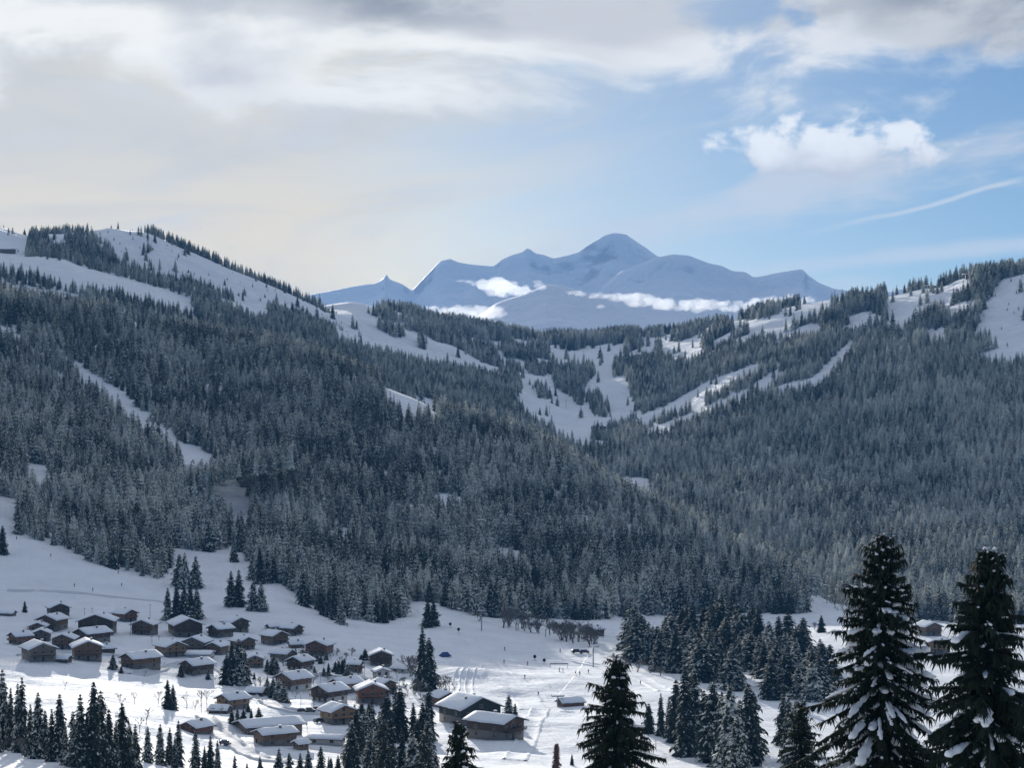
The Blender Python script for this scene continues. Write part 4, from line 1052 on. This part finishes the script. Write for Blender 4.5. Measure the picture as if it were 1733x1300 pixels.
# buildings far up on the ridges
def far_building(P, px, py, Y, w, d, h, yaw, mats, label, cat, name, roof_slope=.15, over=.08):
    x = (px-CX)/F*Y; z = P.z_at(x, Y)
    o = link(name, None, loc=(x, Y, z)); o.rotation_euler.z = radians(yaw); tag(o, label, cat)
    box_obj('wall', mats, o, [(-w/2, w/2, -d/2, d/2, -3, h)])
    r_ = poly_mesh('roof', [(-w*(.5+over), -d*.62, h+.003), (w*(.5+over), -d*.62, h+.003), (w*(.5+over), d*.62, h+.003), (-w*(.5+over), d*.62, h+.003), (-w*(.5+over), 0, h+d*.62*roof_slope+.6), (w*(.5+over), 0, h+d*.62*roof_slope+.6)],
                   [(0, 3, 2, 1), (0, 1, 5, 4), (2, 3, 4, 5), (0, 4, 3), (1, 2, 5)])
    link('roof', r_, M_ROOFSNOW, o)
    n = max(2, int(w/4))
    for q in range(n): put_window(o, -w/2+w*(q+.5)/n, -d/2, h*.35, 0)
    return o
st = far_building(D, 1648, 470, 3110, 26, 14, 6, -8, M_WOOD['dark'], 'dark lift station with projecting roof on the crest of the right ridge', 'lift station', 'lift_station', .05, .22)
far_building(D, 1708, 466, 3030, 34, 12, 5, 0, M_WOOD['grey'], 'long grey lodge in front of the trees on the right ridge', 'lodge', 'lodge', .25)
far_building(D, 1578, 492, 3290, 26, 12, 4, 4, M_WOOD['dark'], 'low dark restaurant building left of the bright ridge piste', 'building', 'ridge_building', .1)
far_building(D, 1016, 716, 2730, 26, 10, 5, 0, M_WOOD['brown'], 'long low brown building at the bottom of the far pistes', 'building', 'valley_building', .25)
far_building(D, 1083, 715, 2720, 20, 9, 4, 0, M_WOOD['grey'], 'low grey building on the snow right of the far valley bottom', 'building', 'valley_building', .25)
far_building(B, 70, 398, 3195, 22, 10, 4, 0, M_WOOD['dark'], 'flat dark hut on the crest of the left ridge', 'hut', 'ridge_hut', .05)
far_building(B, 8, 440, 2845, 30, 12, 6, 0, M_WOOD['grey'], 'grey lift building at the left border on the ridge', 'building', 'ridge_building', .1)
# ---------------------------------------------------------------- the woods: one mass, instanced on points
def forest(name, data, label):
    W = np.concatenate(data)
    me = bpy.data.meshes.new(name); me.vertices.add(len(W))
    me.vertices.foreach_set('co', W[:, :3].astype(np.float32).ravel())
    def attr(n, t, v):
        a = me.attributes.new(n, t, 'POINT'); a.data.foreach_set('value' if t != 'FLOAT_VECTOR' else 'vector', v.ravel())
    Hs = (W[:, 3]/20.0).astype(np.float32)
    wd = Hs*(1+rs.uniform(-.12, .16, len(W))).astype(np.float32)
    attr('scl', 'FLOAT_VECTOR', np.stack([wd, wd, Hs], -1).astype(np.float32))
    attr('rot', 'FLOAT_VECTOR', np.stack([W[:, 4]*0, W[:, 4]*0, W[:, 4]], -1).astype(np.float32))
    attr('var', 'INT', W[:, 5].astype(np.int32))
    me.update()
    pc = bpy.data.collections.new('spruce_kinds')
    for i, (cm, tm) in enumerate(PROTO):
        po = bpy.data.objects.new('spruce_kind_%d' % i, cm); pc.objects.link(po)
    o = link(name, me)
    ng = bpy.data.node_groups.new('woods', 'GeometryNodeTree')
    ng.interface.new_socket('Geometry', in_out='INPUT', socket_type='NodeSocketGeometry')
    ng.interface.new_socket('Geometry', in_out='OUTPUT', socket_type='NodeSocketGeometry')
    N, L = ng.nodes, ng.links
    gi = N.new('NodeGroupInput'); go = N.new('NodeGroupOutput'); ip = N.new('GeometryNodeInstanceOnPoints'); ci = N.new('GeometryNodeCollectionInfo')
    ci.inputs[0].default_value = pc; ci.inputs[1].default_value = True; ci.inputs[2].default_value = True
    def na(n, t):
        q = N.new('GeometryNodeInputNamedAttribute'); q.data_type = t; q.inputs[0].default_value = n; return q.outputs[0]
    L.new(gi.outputs[0], ip.inputs['Points']); L.new(ci.outputs[0], ip.inputs['Instance'])
    ip.inputs['Pick Instance'].default_value = True
    L.new(na('var', 'INT'), ip.inputs['Instance Index']); L.new(na('rot', 'FLOAT_VECTOR'), ip.inputs['Rotation']); L.new(na('scl', 'FLOAT_VECTOR'), ip.inputs['Scale'])
    L.new(ip.outputs[0], go.inputs[0])
    md = o.modifiers.new('woods', 'NODES'); md.node_group = ng
    tag(o, label, None, None, 'stuff')
    print('trees in the woods:', len(W))
forest('spruce_forest', WOOD, 'frosted spruce forest covering both valley sides and the far plateau')
# ---------------------------------------------------------------- low cloud lying round the far massif
mc = bpy.data.materials.new('cloud_vapour'); mc.use_nodes = True; mc.node_tree.nodes.clear(); gc = G(mc.node_tree)
pv = gc.n('ShaderNodeVolumePrincipled'); oo = gc.n('ShaderNodeOutputMaterial'); mc.node_tree.links.new(pv.outputs[0], oo.inputs['Volume'])
pv.inputs['Color'].default_value = (1.0, 1.0, .99, 1); pv.inputs['Density'].default_value = 0.0055; pv.inputs['Anisotropy'].default_value = 0.4
def ico(sub=2):
    import bmesh
    bm = bmesh.new(); bmesh.ops.create_icosphere(bm, subdivisions=sub, radius=1.0)
    v = np.array([tuple(q.co) for q in bm.verts]); f = np.array([[w.index for w in q.verts] for q in bm.faces]); bm.free(); return v, f
ICO = ico(3)
def cloud(name, blobs, Y, seed, label, nsub=26):
    """a heap of rounded lumps: blobs (px, py, rx, ry) give its outline at distance Y, depth as its width"""
    rg = random.Random(seed); V, Fc = [], []; n0 = 0
    k = Y/F
    for (px, py, rx, ry) in blobs:
        for q in range(nsub):
            an = rg.uniform(0, 6.28); rr = rg.random()**.5; y_ = rg.uniform(-1, 1)
            cx_ = (px+cos(an)*rr*rx*.9-CX)*k; cz = (HY-py+sin(an)*rr*ry*.75)*k; dy = y_*rx*k*.5
            r = ry*k*rg.uniform(.32, .75)*(1.15-rr*.6)
            v, f = ICO; d = 1+0.42*fbm(v[:, 0]*2.2+q*3.1, v[:, 1]*2.2+v[:, 2]*1.7+px, 3, seed+q)
            P_ = v*d[:, None]*np.array([r*1.7, r*1.9, r]); P_[:, 0] += cx_; P_[:, 1] += Y+dy; P_[:, 2] += cz
            V.append(P_); Fc.append(f+n0); n0 += len(v)
    src = bpy.data.objects.new('lumps', new_mesh('lumps', np.concatenate(V), np.concatenate(Fc))); C.objects.link(src)
    md = src.modifiers.new('skin', 'REMESH'); md.mode = 'VOXEL'; md.voxel_size = 1.6*k
    sm = src.modifiers.new('soft', 'SMOOTH'); sm.factor = .5; sm.iterations = 3
    dg = bpy.context.evaluated_depsgraph_get(); dg.update()
    me = bpy.data.meshes.new_from_object(src.evaluated_get(dg)); bpy.data.objects.remove(src)
    me.materials.clear()
    o = link(name, me, mc); tag(o, label, 'cloud'); print('CLOUD', len(me.polygons)); return o
cloud('cloud', [(790, 476, 26, 4), (825, 482, 26, 10), (845, 488, 40, 16), (880, 492, 26, 9), (840, 476, 16, 8)], 9200, 1, 'ragged white cloud in front of the blue massif above the cliff edge', 28)
cloud('cloud', [(915, 484, 10, 7), (908, 476, 12, 3)], 7300, 2, 'little torn cloud wisp on the rocky top right of the ragged cloud', 20)
cloud('cloud', [(735, 522, 22, 6), (775, 528, 45, 12), (820, 530, 40, 14), (760, 540, 60, 12), (800, 520, 36, 5)], 7150, 3, 'bright sea of cloud lying behind the cliff edge of the low massif', 28)
cloud('cloud', [(975, 497, 20, 6), (1015, 500, 36, 6), (1055, 503, 34, 9), (1085, 508, 32, 12), (1130, 514, 46, 12), (1180, 518, 46, 12), (1235, 519, 52, 11), (1290, 513, 52, 11), (1340, 507, 46, 9)], 6700, 4, 'long bright bank of cloud below the domed blue mountain', 24)
cloud('cloud', [(1016, 519, 10, 4)], 6600, 5, 'small separate puff of cloud under the long bright bank', 16)
# ---------------------------------------------------------------- lanes and piste tracks pressed into the snow
M_LANE = mat_snow('packed_lane_snow', 0.5, False, (.60, .615, .64))
M_BANK = M_SNOW
def strip(name, pts, width, bank, label, lift=.10, mat=None):
    P3 = [A.hit(*q) for q in pts]; dense = []
    for a, b in zip(P3[:-1], P3[1:]):
        n = max(2, int((b-a).length/4))
        dense += [a.lerp(b, i/n) for i in range(n)]
    dense.append(P3[-1])
    sm = [sum((dense[min(max(i+j, 0), len(dense)-1)] for j in range(-3, 4)), Vector((0, 0, 0)))/7 for i in range(len(dense))]
    V, Fc = [], []; rg = random.Random(len(pts))
    prof = [(-1.55, -.25), (-1.28, bank*.75), (-1.08, bank), (-.86, lift+.05), (0, lift), (.86, lift+.05), (1.08, bank), (1.28, bank*.75), (1.55, -.25)]
    for i, p in enumerate(sm):
        d = (sm[min(i+1, len(sm)-1)]-sm[max(i-1, 0)]); d.z = 0; d.normalize(); nrm = Vector((-d.y, d.x, 0))
        for u, h in prof:
            q = p+nrm*u*width/2; z = A.z_at(q.x, q.y); V.append((q.x, q.y, z+h*(rg.uniform(.6, 1.3) if h > .2 else 1)))
    k = len(prof)
    for i in range(len(sm)-1):
        for j in range(k-1):
            a = i*k+j; Fc.append((a, a+1, a+k+1, a+k))
    tag(link(name, new_mesh(name, V, Fc), mat or M_LANE), label, None, None, 'structure')
strip('lane', [(200, 1140), (262, 1139), (300, 1124), (345, 1121), (395, 1145), (430, 1185), (480, 1206), (545, 1212), (592, 1204)], 5.0, .8, 'cleared lane between the chalet rows')
strip('lane', [(345, 1214), (362, 1236), (400, 1262), (440, 1286), (520, 1296)], 5.5, .9, 'cleared lane below the long curved roof')
strip('lane', [(440, 1136), (520, 1146), (590, 1152), (640, 1160), (690, 1168)], 4.0, .7, 'cleared lane through the village centre')
strip('lane', [(30, 1112), (120, 1104), (190, 1112), (255, 1117)], 4.0, .7, 'cleared lane in the upper hamlet')
strip('track', [(0, 998), (70, 1000), (150, 1006), (230, 1014), (290, 1024)], 4.0, .35, 'track crossing the shaded meadow')
strip('track', [(735, 1058), (770, 1085), (812, 1118), (850, 1150), (885, 1180), (905, 1204)], 9.0, .30, 'groomed piste edge running down to the lift hut', .05, M_SNOW)
strip('track', [(790, 1060), (822, 1090), (860, 1122), (905, 1160), (938, 1188)], 9.0, .30, 'second groomed lane of the piste', .05, M_SNOW)
strip('track', [(796, 1178), (792, 1160), (796, 1140), (812, 1124)], 3.0, .45, 'curved ski track beside the piste', .05, M_SNOW)
strip('track', [(760, 1186), (775, 1164), (770, 1146), (790, 1130)], 2.6, .4, 'winding ski track near the shrubs', .05, M_SNOW)
strip('track', [(900, 1104), (960, 1118), (1020, 1128), (1090, 1150), (1130, 1172)], 6.0, .5, 'track skirting the dense grove', .05, M_SNOW)
strip('track', [(870, 1290), (890, 1255), (900, 1225), (915, 1200)], 6.0, .5, 'ski way leaving the lift hut downhill', .05, M_SNOW)

# ---------------------------------------------------------------- people on skis
CLOTH = {'black': simple('black_ski_suit', (.02, .02, .024), .8), 'red': simple('red_ski_suit', (.32, .03, .03), .8), 'blue': simple('blue_ski_suit', (.03, .06, .22), .8)}
M_SKI = simple('ski_top', (.04, .04, .05), .4); M_HELM = simple('helmet_shell', (.10, .10, .11), .3)
def body_mesh():
    js = [(0, 0, .92, .155), (0, .02, 1.15, .15), (0, .05, 1.36, .165), (0, .03, 1.50, .07), (0, .01, 1.63, .105), (0, 0, 1.73, .085),
          (.10, -.03, .86, .105), (.13, .10, .50, .08), (.13, -.04, .10, .062), (.13, .10, .05, .05), (-.10, -.03, .86, .105), (-.13, .10, .50, .08), (-.13, -.04, .10, .062), (-.13, .10, .05, .05),
          (.20, .05, 1.38, .075), (.30, .10, 1.12, .058), (.27, .33, 1.02, .045), (.26, .41, 1.02, .04), (-.20, .05, 1.38, .075), (-.30, .10, 1.12, .058), (-.27, .33, 1.02, .045), (-.26, .41, 1.02, .04)]
    ed = [(0, 1), (1, 2), (2, 3), (3, 4), (4, 5), (0, 6), (6, 7), (7, 8), (8, 9), (0, 10), (10, 11), (11, 12), (12, 13), (2, 14), (14, 15), (15, 16), (16, 17), (2, 18), (18, 19), (19, 20), (20, 21)]
    me = bpy.data.meshes.new('skier_body'); me.from_pydata([j[:3] for j in js], ed, [])
    o = bpy.data.objects.new('skier_body', me); C.objects.link(o)
    m = o.modifiers.new('skin', 'SKIN'); 
    for v, j in zip(me.skin_vertices[0].data, js): v.radius = (j[3], j[3])
    me.skin_vertices[0].data[0].use_root = True
    sb = o.modifiers.new('sub', 'SUBSURF'); sb.levels = 1
    dg = bpy.context.evaluated_depsgraph_get(); dg.update()
    out = bpy.data.meshes.new_from_object(o.evaluated_get(dg)); bpy.data.objects.remove(o)
    return out
BODY = body_mesh()
BODIES = {}
for k_, m_ in CLOTH.items():
    b_ = BODY.copy(); b_.materials.clear(); b_.materials.append(m_); BODIES[k_] = b_
V_, F_ = [], []; bx(V_, F_, -.045, .045, -.75, .85, 0, .025); bx(V_, F_, -.04, .04, .85, 1.0, .01, .06); SKI = new_mesh('ski', V_, F_, False); SKI.materials.append(M_SKI)
V_, F_ = [], []; tube(V_, F_, [Vector((0, 0, 0)), Vector((0, .05, 1.1))], [.014, .014], 4); POLE = new_mesh('ski_pole', V_, F_, False); POLE.materials.append(M_SKI)
v_, f_ = ico(2); v_ = v_*np.array([.125, .14, .12]); v_ = v_+np.array([0, .01, 1.71]); HELM = new_mesh('helmet', v_, f_); HELM.materials.append(M_HELM)
def skier(px, py, rz, colr, label, s_=1.15):
    p = A.hit(px, py); o = link('person', None, loc=(p.x, p.y, p.z+.12)); o.rotation_euler.z = radians(rz); o.scale = (s_, s_, s_)
    tag(o, label, 'person', 'skiers on the snow')
    link('body', BODIES[colr], None, o); link('helmet', HELM, None, o)
    for sx in (.13, -.13): link('ski', SKI, None, o, (sx, .03, 0))
    for sx in (.26, -.26): link('ski_pole', POLE, None, o, (sx, .40, 0))
for a_ in [(853, 1124, 200, 'black', 'skier in black high on the groomed piste'), (888, 1150, 190, 'black', 'skier in dark clothes midway down the groomed piste'), (911, 1179, 170, 'black', 'skier arriving near the lift hut at the piste foot'),
           (893, 1127, 150, 'red', 'skier in red beside the banner arch'), (947, 1138, 120, 'black', 'left one of two skiers close together below the banner arch'), (953, 1139, 100, 'blue', 'right one of two skiers close together below the banner arch'),
           (974, 1144, 210, 'red', 'red clad skier left of the near spruce with bare top'), (981, 1144, 190, 'black', 'dark skier next to the red clad one by the near spruce'), (996, 1141, 160, 'blue', 'blue clad skier right beside the near spruce'),
           (854, 1102, 220, 'black', 'skier among the lit streaks near the top of the piste'), (948, 1105, 180, 'blue', 'skier in blue left of the parked cars'), (1084, 1160, 140, 'black', 'skier between the near spruce and the dense grove'),
           (86, 943, 200, 'black', 'skier on the upper shaded meadow near its forest edge'), (185, 962, 190, 'black', 'skier close under the forest edge on the meadow'), (200, 972, 210, 'blue', 'skier slightly below the one under the forest edge'),
           (206, 993, 190, 'red', 'skier in red low on the shaded meadow'), (126, 994, 170, 'black', 'skier standing at the meadow track'), (157, 1001, 160, 'blue', 'skier on the meadow track above the hamlet'), (28, 914, 200, 'black', 'skier highest on the left meadow'),
           (588, 1061, 200, 'black', 'lone skier on the slope under the forest right of the village')]:
    skier(*a_)

# ---------------------------------------------------------------- lift pylons, snow guns, poles
def pylon(P, px, py, hpx, label, head=2.6, group=None, Y=None, name='lift_pylon'):
    if Y is None: p = P.hit(px, py)
    else: p = Vector(((px-CX)/F*Y, Y, 0)); p.z = P.z_at(p.x, Y)
    h = hpx*p.y/F; o = link(name, None, loc=p); tag(o, label, 'lift pylon', group)
    V, Fc = [], []; tube(V, Fc, [Vector((0, 0, -1)), Vector((0, 0, h))], [.36, .26], 8); link('mast', new_mesh('mast', V, Fc), M_METAL, o)
    a_ = box_obj('crossarm', M_METAL, o, [(-head, head, -.22, .22, h+.003, h+.4)])
    for sx in (-1, 1): box_obj('wheel_bank', M_EAVE, a_, [(sx*head-.14, sx*head+.14, -1.0, 1.0, h+.403, h+.66)])
    link('snow_cap', new_mesh('snow_cap', *((lambda v, f: (v*np.array([head*.9, .3, .18])+np.array([0, 0, h+.45]), f))(*ICO))), M_PAD, o)
    return o, p+Vector((0, 0, h+.5))
def cable(pts, label, r=.045):
    V, Fc = [], []; cs = []
    for a, b in zip(pts[:-1], pts[1:]):
        n = 14
        cs += [a.lerp(b, i/n)-Vector((0, 0, 1.6*sin(pi*i/n))) for i in range(n)]
    cs.append(pts[-1]); tube(V, Fc, cs, [r]*len(cs), 4)
    tag(link('lift_cable', new_mesh('lift_cable', V, Fc), M_METAL), label, 'cable')
_, t1 = pylon(A, 815, 1068, 33, 'tall lift pylon standing at the forest edge above the piste', 3.2)
_, t2 = pylon(A, 1004, 1130, 34, 'lift pylon with snowy crossarm near the near spruce top', 2.8)
_, t3 = pylon(A, 944, 1197, 17, 'short T shaped lift mast beside the lift hut', 2.6)
cable([t1+Vector((-25, 130, 30)), t1], 'thin lift cable running into the forest from the tall pylon')
cable([t3, t2], 'thin lift cable between the lift hut mast and the snowy pylon')
rp = []
for px_, Y_, hp in [(1606, 2880, 13), (1646, 3020, 13), (1560, 2780, 12)]:
    rp.append((px_, pylon(D, px_, 0, hp, {1606: 'middle lift pylon on the wooded spur of the right ridge', 1646: 'top lift pylon just below the lift station on the right ridge', 1560: 'lowest lift pylon on the wooded spur of the right ridge'}[px_], 2.4, 'lift pylons on the right ridge', Y_)[1]))
rp.sort(); cable([q[1] for q in rp], 'lift cable climbing the wooded spur of the right ridge', .1)
for px_, py_, hp, lb in [(930, 700, 12, 'left'), (958, 690, 11, 'right')]:
    pylon(D, px_, py_, hp, '%s of the two tiny lift pylons on the far open piste' % lb, 2.0, 'tiny pylons on the far piste')
def snow_gun(px, py, label):
    p = A.hit(px, py); o = link('snow_gun', None, loc=p); tag(o, label, 'snow gun', 'snow guns on the piste')
    V, Fc = [], []; tube(V, Fc, [Vector((0, .75, 2.3)), Vector((0, .35, 2.22)), Vector((0, -.6, 2.0)), Vector((0, -.75, 1.97))], [.62, .85, .78, .6], 12)
    V += [(0, .75, 2.3), (0, -.75, 1.97)]; n = len(V)
    for j in range(12): Fc += [(n-2, (j+1) % 12, j), (n-1, 36+j, 36+(j+1) % 12)]
    link('barrel', new_mesh('barrel', V, Fc), CLOTH['black'], o)
    V, Fc = [], []; tube(V, Fc, [Vector((0, 0, .5)), Vector((0, 0, 1.6))], [.1, .1], 6); link('post', new_mesh('post', V, Fc), M_METAL, o)
    for k in range(3):
        an = k*2.094; V, Fc = [], []; tube(V, Fc, [Vector((0, 0, .7)), Vector((cos(an)*.9, sin(an)*.9, 0))], [.06, .06], 5); link('leg', new_mesh('leg', V, Fc), M_METAL, o)
for q, l_ in [((762, 1063), 'round dark snow gun at the top of the piste, left one'), ((776, 1072), 'round dark snow gun at the top of the piste, right one'), ((905, 1119), 'left round snow gun in the middle of the piste'), ((921, 1125), 'right round snow gun in the middle of the piste')]:
    snow_gun(*q, l_)
def pole(px, py, hpx, label, cat='pole', name='utility_pole', r=.13, group=None, mat=None, arm=False):
    p = A.hit(px, py); h = hpx*p.y/F; o = link(name, None, loc=p); tag(o, label, cat, group)
    V, Fc = [], []; tube(V, Fc, [Vector((0, 0, -.5)), Vector((0, 0, h))], [r, r*.7], 6); link('shaft', new_mesh('shaft', V, Fc), mat or M_BARK, o)
    box_obj('crossbar', mat or M_BARK, o, [(-.7, .7, -.06, .06, h-.5, h-.36)] if not arm else [(-.05, 1.1, -.06, .06, h+.002, h+.13)])
pole(254, 1055, 32, 'leaning grey utility pole behind the single brown chalet')
pole(221, 1075, 24, 'utility pole left of the single brown chalet')
pole(143, 1042, 13, 'left small pole on the snow above the wide dark chalet', group='small poles above the wide dark chalet')
pole(156, 1042, 13, 'right small pole on the snow above the wide dark chalet', group='small poles above the wide dark chalet')
M_REDP = simple('red_paint', (.24, .05, .045), .6)
pole(257, 1089, 12, 'left reddish post by the joined row of three', group='reddish posts by the joined row', mat=M_REDP, name='marker_post', cat='post')
pole(269, 1089, 12, 'right reddish post by the joined row of three', group='reddish posts by the joined row', mat=M_REDP, name='marker_post', cat='post')
pole(617, 1146, 30, 'street lamp left of the free standing dark gabled chalet', 'street lamp', 'street_lamp', .09, mat=M_METAL, arm=True)
pole(509, 1200, 26, 'street lamp by the parked cars in the village', 'street lamp', 'street_lamp', .09, mat=M_METAL, arm=True)
pole(542, 1160, 24, 'street lamp between the white based and tan chalets', 'street lamp', 'street_lamp', .09, mat=M_METAL, arm=True)
pole(1110, 1268, 15, 'short dark marker post on the shaded snow by the narrow stand', 'post', 'marker_post', .12)
# banner arch and blue tent
p = A.hit(946, 1131); o = link('banner_arch', None, loc=p); tag(o, 'low banner arch on two posts across the piste', 'banner arch')
for sx in (-4.4, 4.4):
    V, Fc = [], []; tube(V, Fc, [Vector((sx, 0, -.4)), Vector((sx, 0, 2.5))], [.16, .14], 6); link('post', new_mesh('post', V, Fc), M_METAL, o)
box_obj('banner', simple('banner_cloth', (.30, .31, .33), .8), o, [(-4.22, 4.22, -.05, .05, 1.75, 2.4)])
p = A.hit(753, 1112); o = link('tent', None, loc=p); o.rotation_euler.z = radians(35); tag(o, 'small blue tent on the snow at the top left of the piste', 'tent')
M_TENT = simple('blue_canvas', (.045, .075, .20), .8)
link('canopy', poly_mesh('canopy', [(-3, -2, .1), (3, -2, .1), (3, 2, .1), (-3, 2, .1), (-1.4, 0, 2.4), (1.4, 0, 2.4)], [(0, 1, 5, 4), (1, 2, 5), (2, 3, 4, 5), (3, 0, 4), (0, 3, 2, 1)]), M_TENT, o)
link('ridge_snow', new_mesh('ridge_snow', *((lambda v, f: (v*np.array([1.5, .5, .22])+np.array([0, 0, 2.42]), f))(*ICO))), M_PAD, o)
# parked cars
PAINT = {'dark': simple('dark_car_paint', (.03, .033, .04), .35, .05, 1, .5), 'blue': simple('blue_car_paint', (.04, .06, .11), .35, .05, 1, .5), 'grey': simple('grey_car_paint', (.13, .135, .14), .35, .05, 1, .5), 'red': simple('red_car_paint', (.18, .03, .03), .35, .05, 1, .5)}
M_TYRE = simple('tyre_rubber', (.02, .02, .02), .9)
prof = [(-2.1, .32), (2.1, .32), (2.15, .75), (1.15, .95), (.55, 1.48), (-1.55, 1.52), (-2.08, 1.0)]
Vc = [(x, -.86, z) for x, z in prof]+[(x, .86, z) for x, z in prof]; n = len(prof)
Fcar = [tuple(range(n-1, -1, -1))[::-1], tuple(range(2*n-1, n-1, -1))]+[(i, i+n, (i+1) % n+n, (i+1) % n) for i in range(n)]
CARB = poly_mesh('car_body', Vc, Fcar)
V_, F_ = [], []
for sy in (-.868, .852): bx(V_, F_, -1.5, .62, sy, sy+.016, 1.0, 1.38)
bx(V_, F_, .60, .62, -.7, .7, 1.42, 1.44); GLS = new_mesh('car_windows', V_, F_, False); GLS.materials.append(M_GLASS)
V_, F_ = [], []; tube(V_, F_, [Vector((0, -.1, 0)), Vector((0, .1, 0))], [.33, .33], 12); V_ += [(0, -.1, 0), (0, .1, 0)]
for j in range(12): F_ += [(24, (j+1) % 12, j), (25, 12+j, 12+(j+1) % 12)]
WHEEL = new_mesh('wheel', V_, F_); WHEEL.materials.append(M_TYRE)
v_, f_ = ICO; CSN = new_mesh('car_snow', v_*np.array([1.25, .82, .22])+np.array([-.5, 0, 1.54]), f_); CSN.materials.append(M_PAD)
def car(px, py, rz, paint, label, s_=1.0, group=None):
    p = A.hit(px, py); o = link('parked_car', None, loc=(p.x, p.y, p.z+.12)); o.rotation_euler.z = radians(rz); o.scale = (s_, s_, s_*1.05); tag(o, label, 'car', group)
    b = CARB.copy(); b.materials.append(PAINT[paint]); link('body', b, None, o); link('windows', GLS, None, o); link('snow_cover', CSN, None, o)
    for x_ in (-1.35, 1.4):
        for y_ in (-.80, .80): link('wheel', WHEEL, None, o, (x_, y_, .33))
car(976, 1106, 12, 'dark', 'left dark car parked on the snow beyond the piste', 1.35, 'cars beyond the piste')
car(990, 1107, -8, 'blue', 'right dark bluish car parked on the snow beyond the piste', 1.35, 'cars beyond the piste')
car(512, 1207, 15, 'dark', 'left dark car of the row parked before the striped gable chalet', 1.0, 'row of cars in the village')
car(525, 1206, 8, 'grey', 'grey car in the middle of the parked village row', 1.0, 'row of cars in the village')
car(538, 1204, 12, 'red', 'reddish car at the right end of the parked village row', 1.0, 'row of cars in the village')
car(540, 1224, 40, 'grey', 'grey snow topped car on the lane left of the tall tan chalet', 1.05)
car(381, 1262, -40, 'dark', 'dark car on the lane left of the long brown hall')
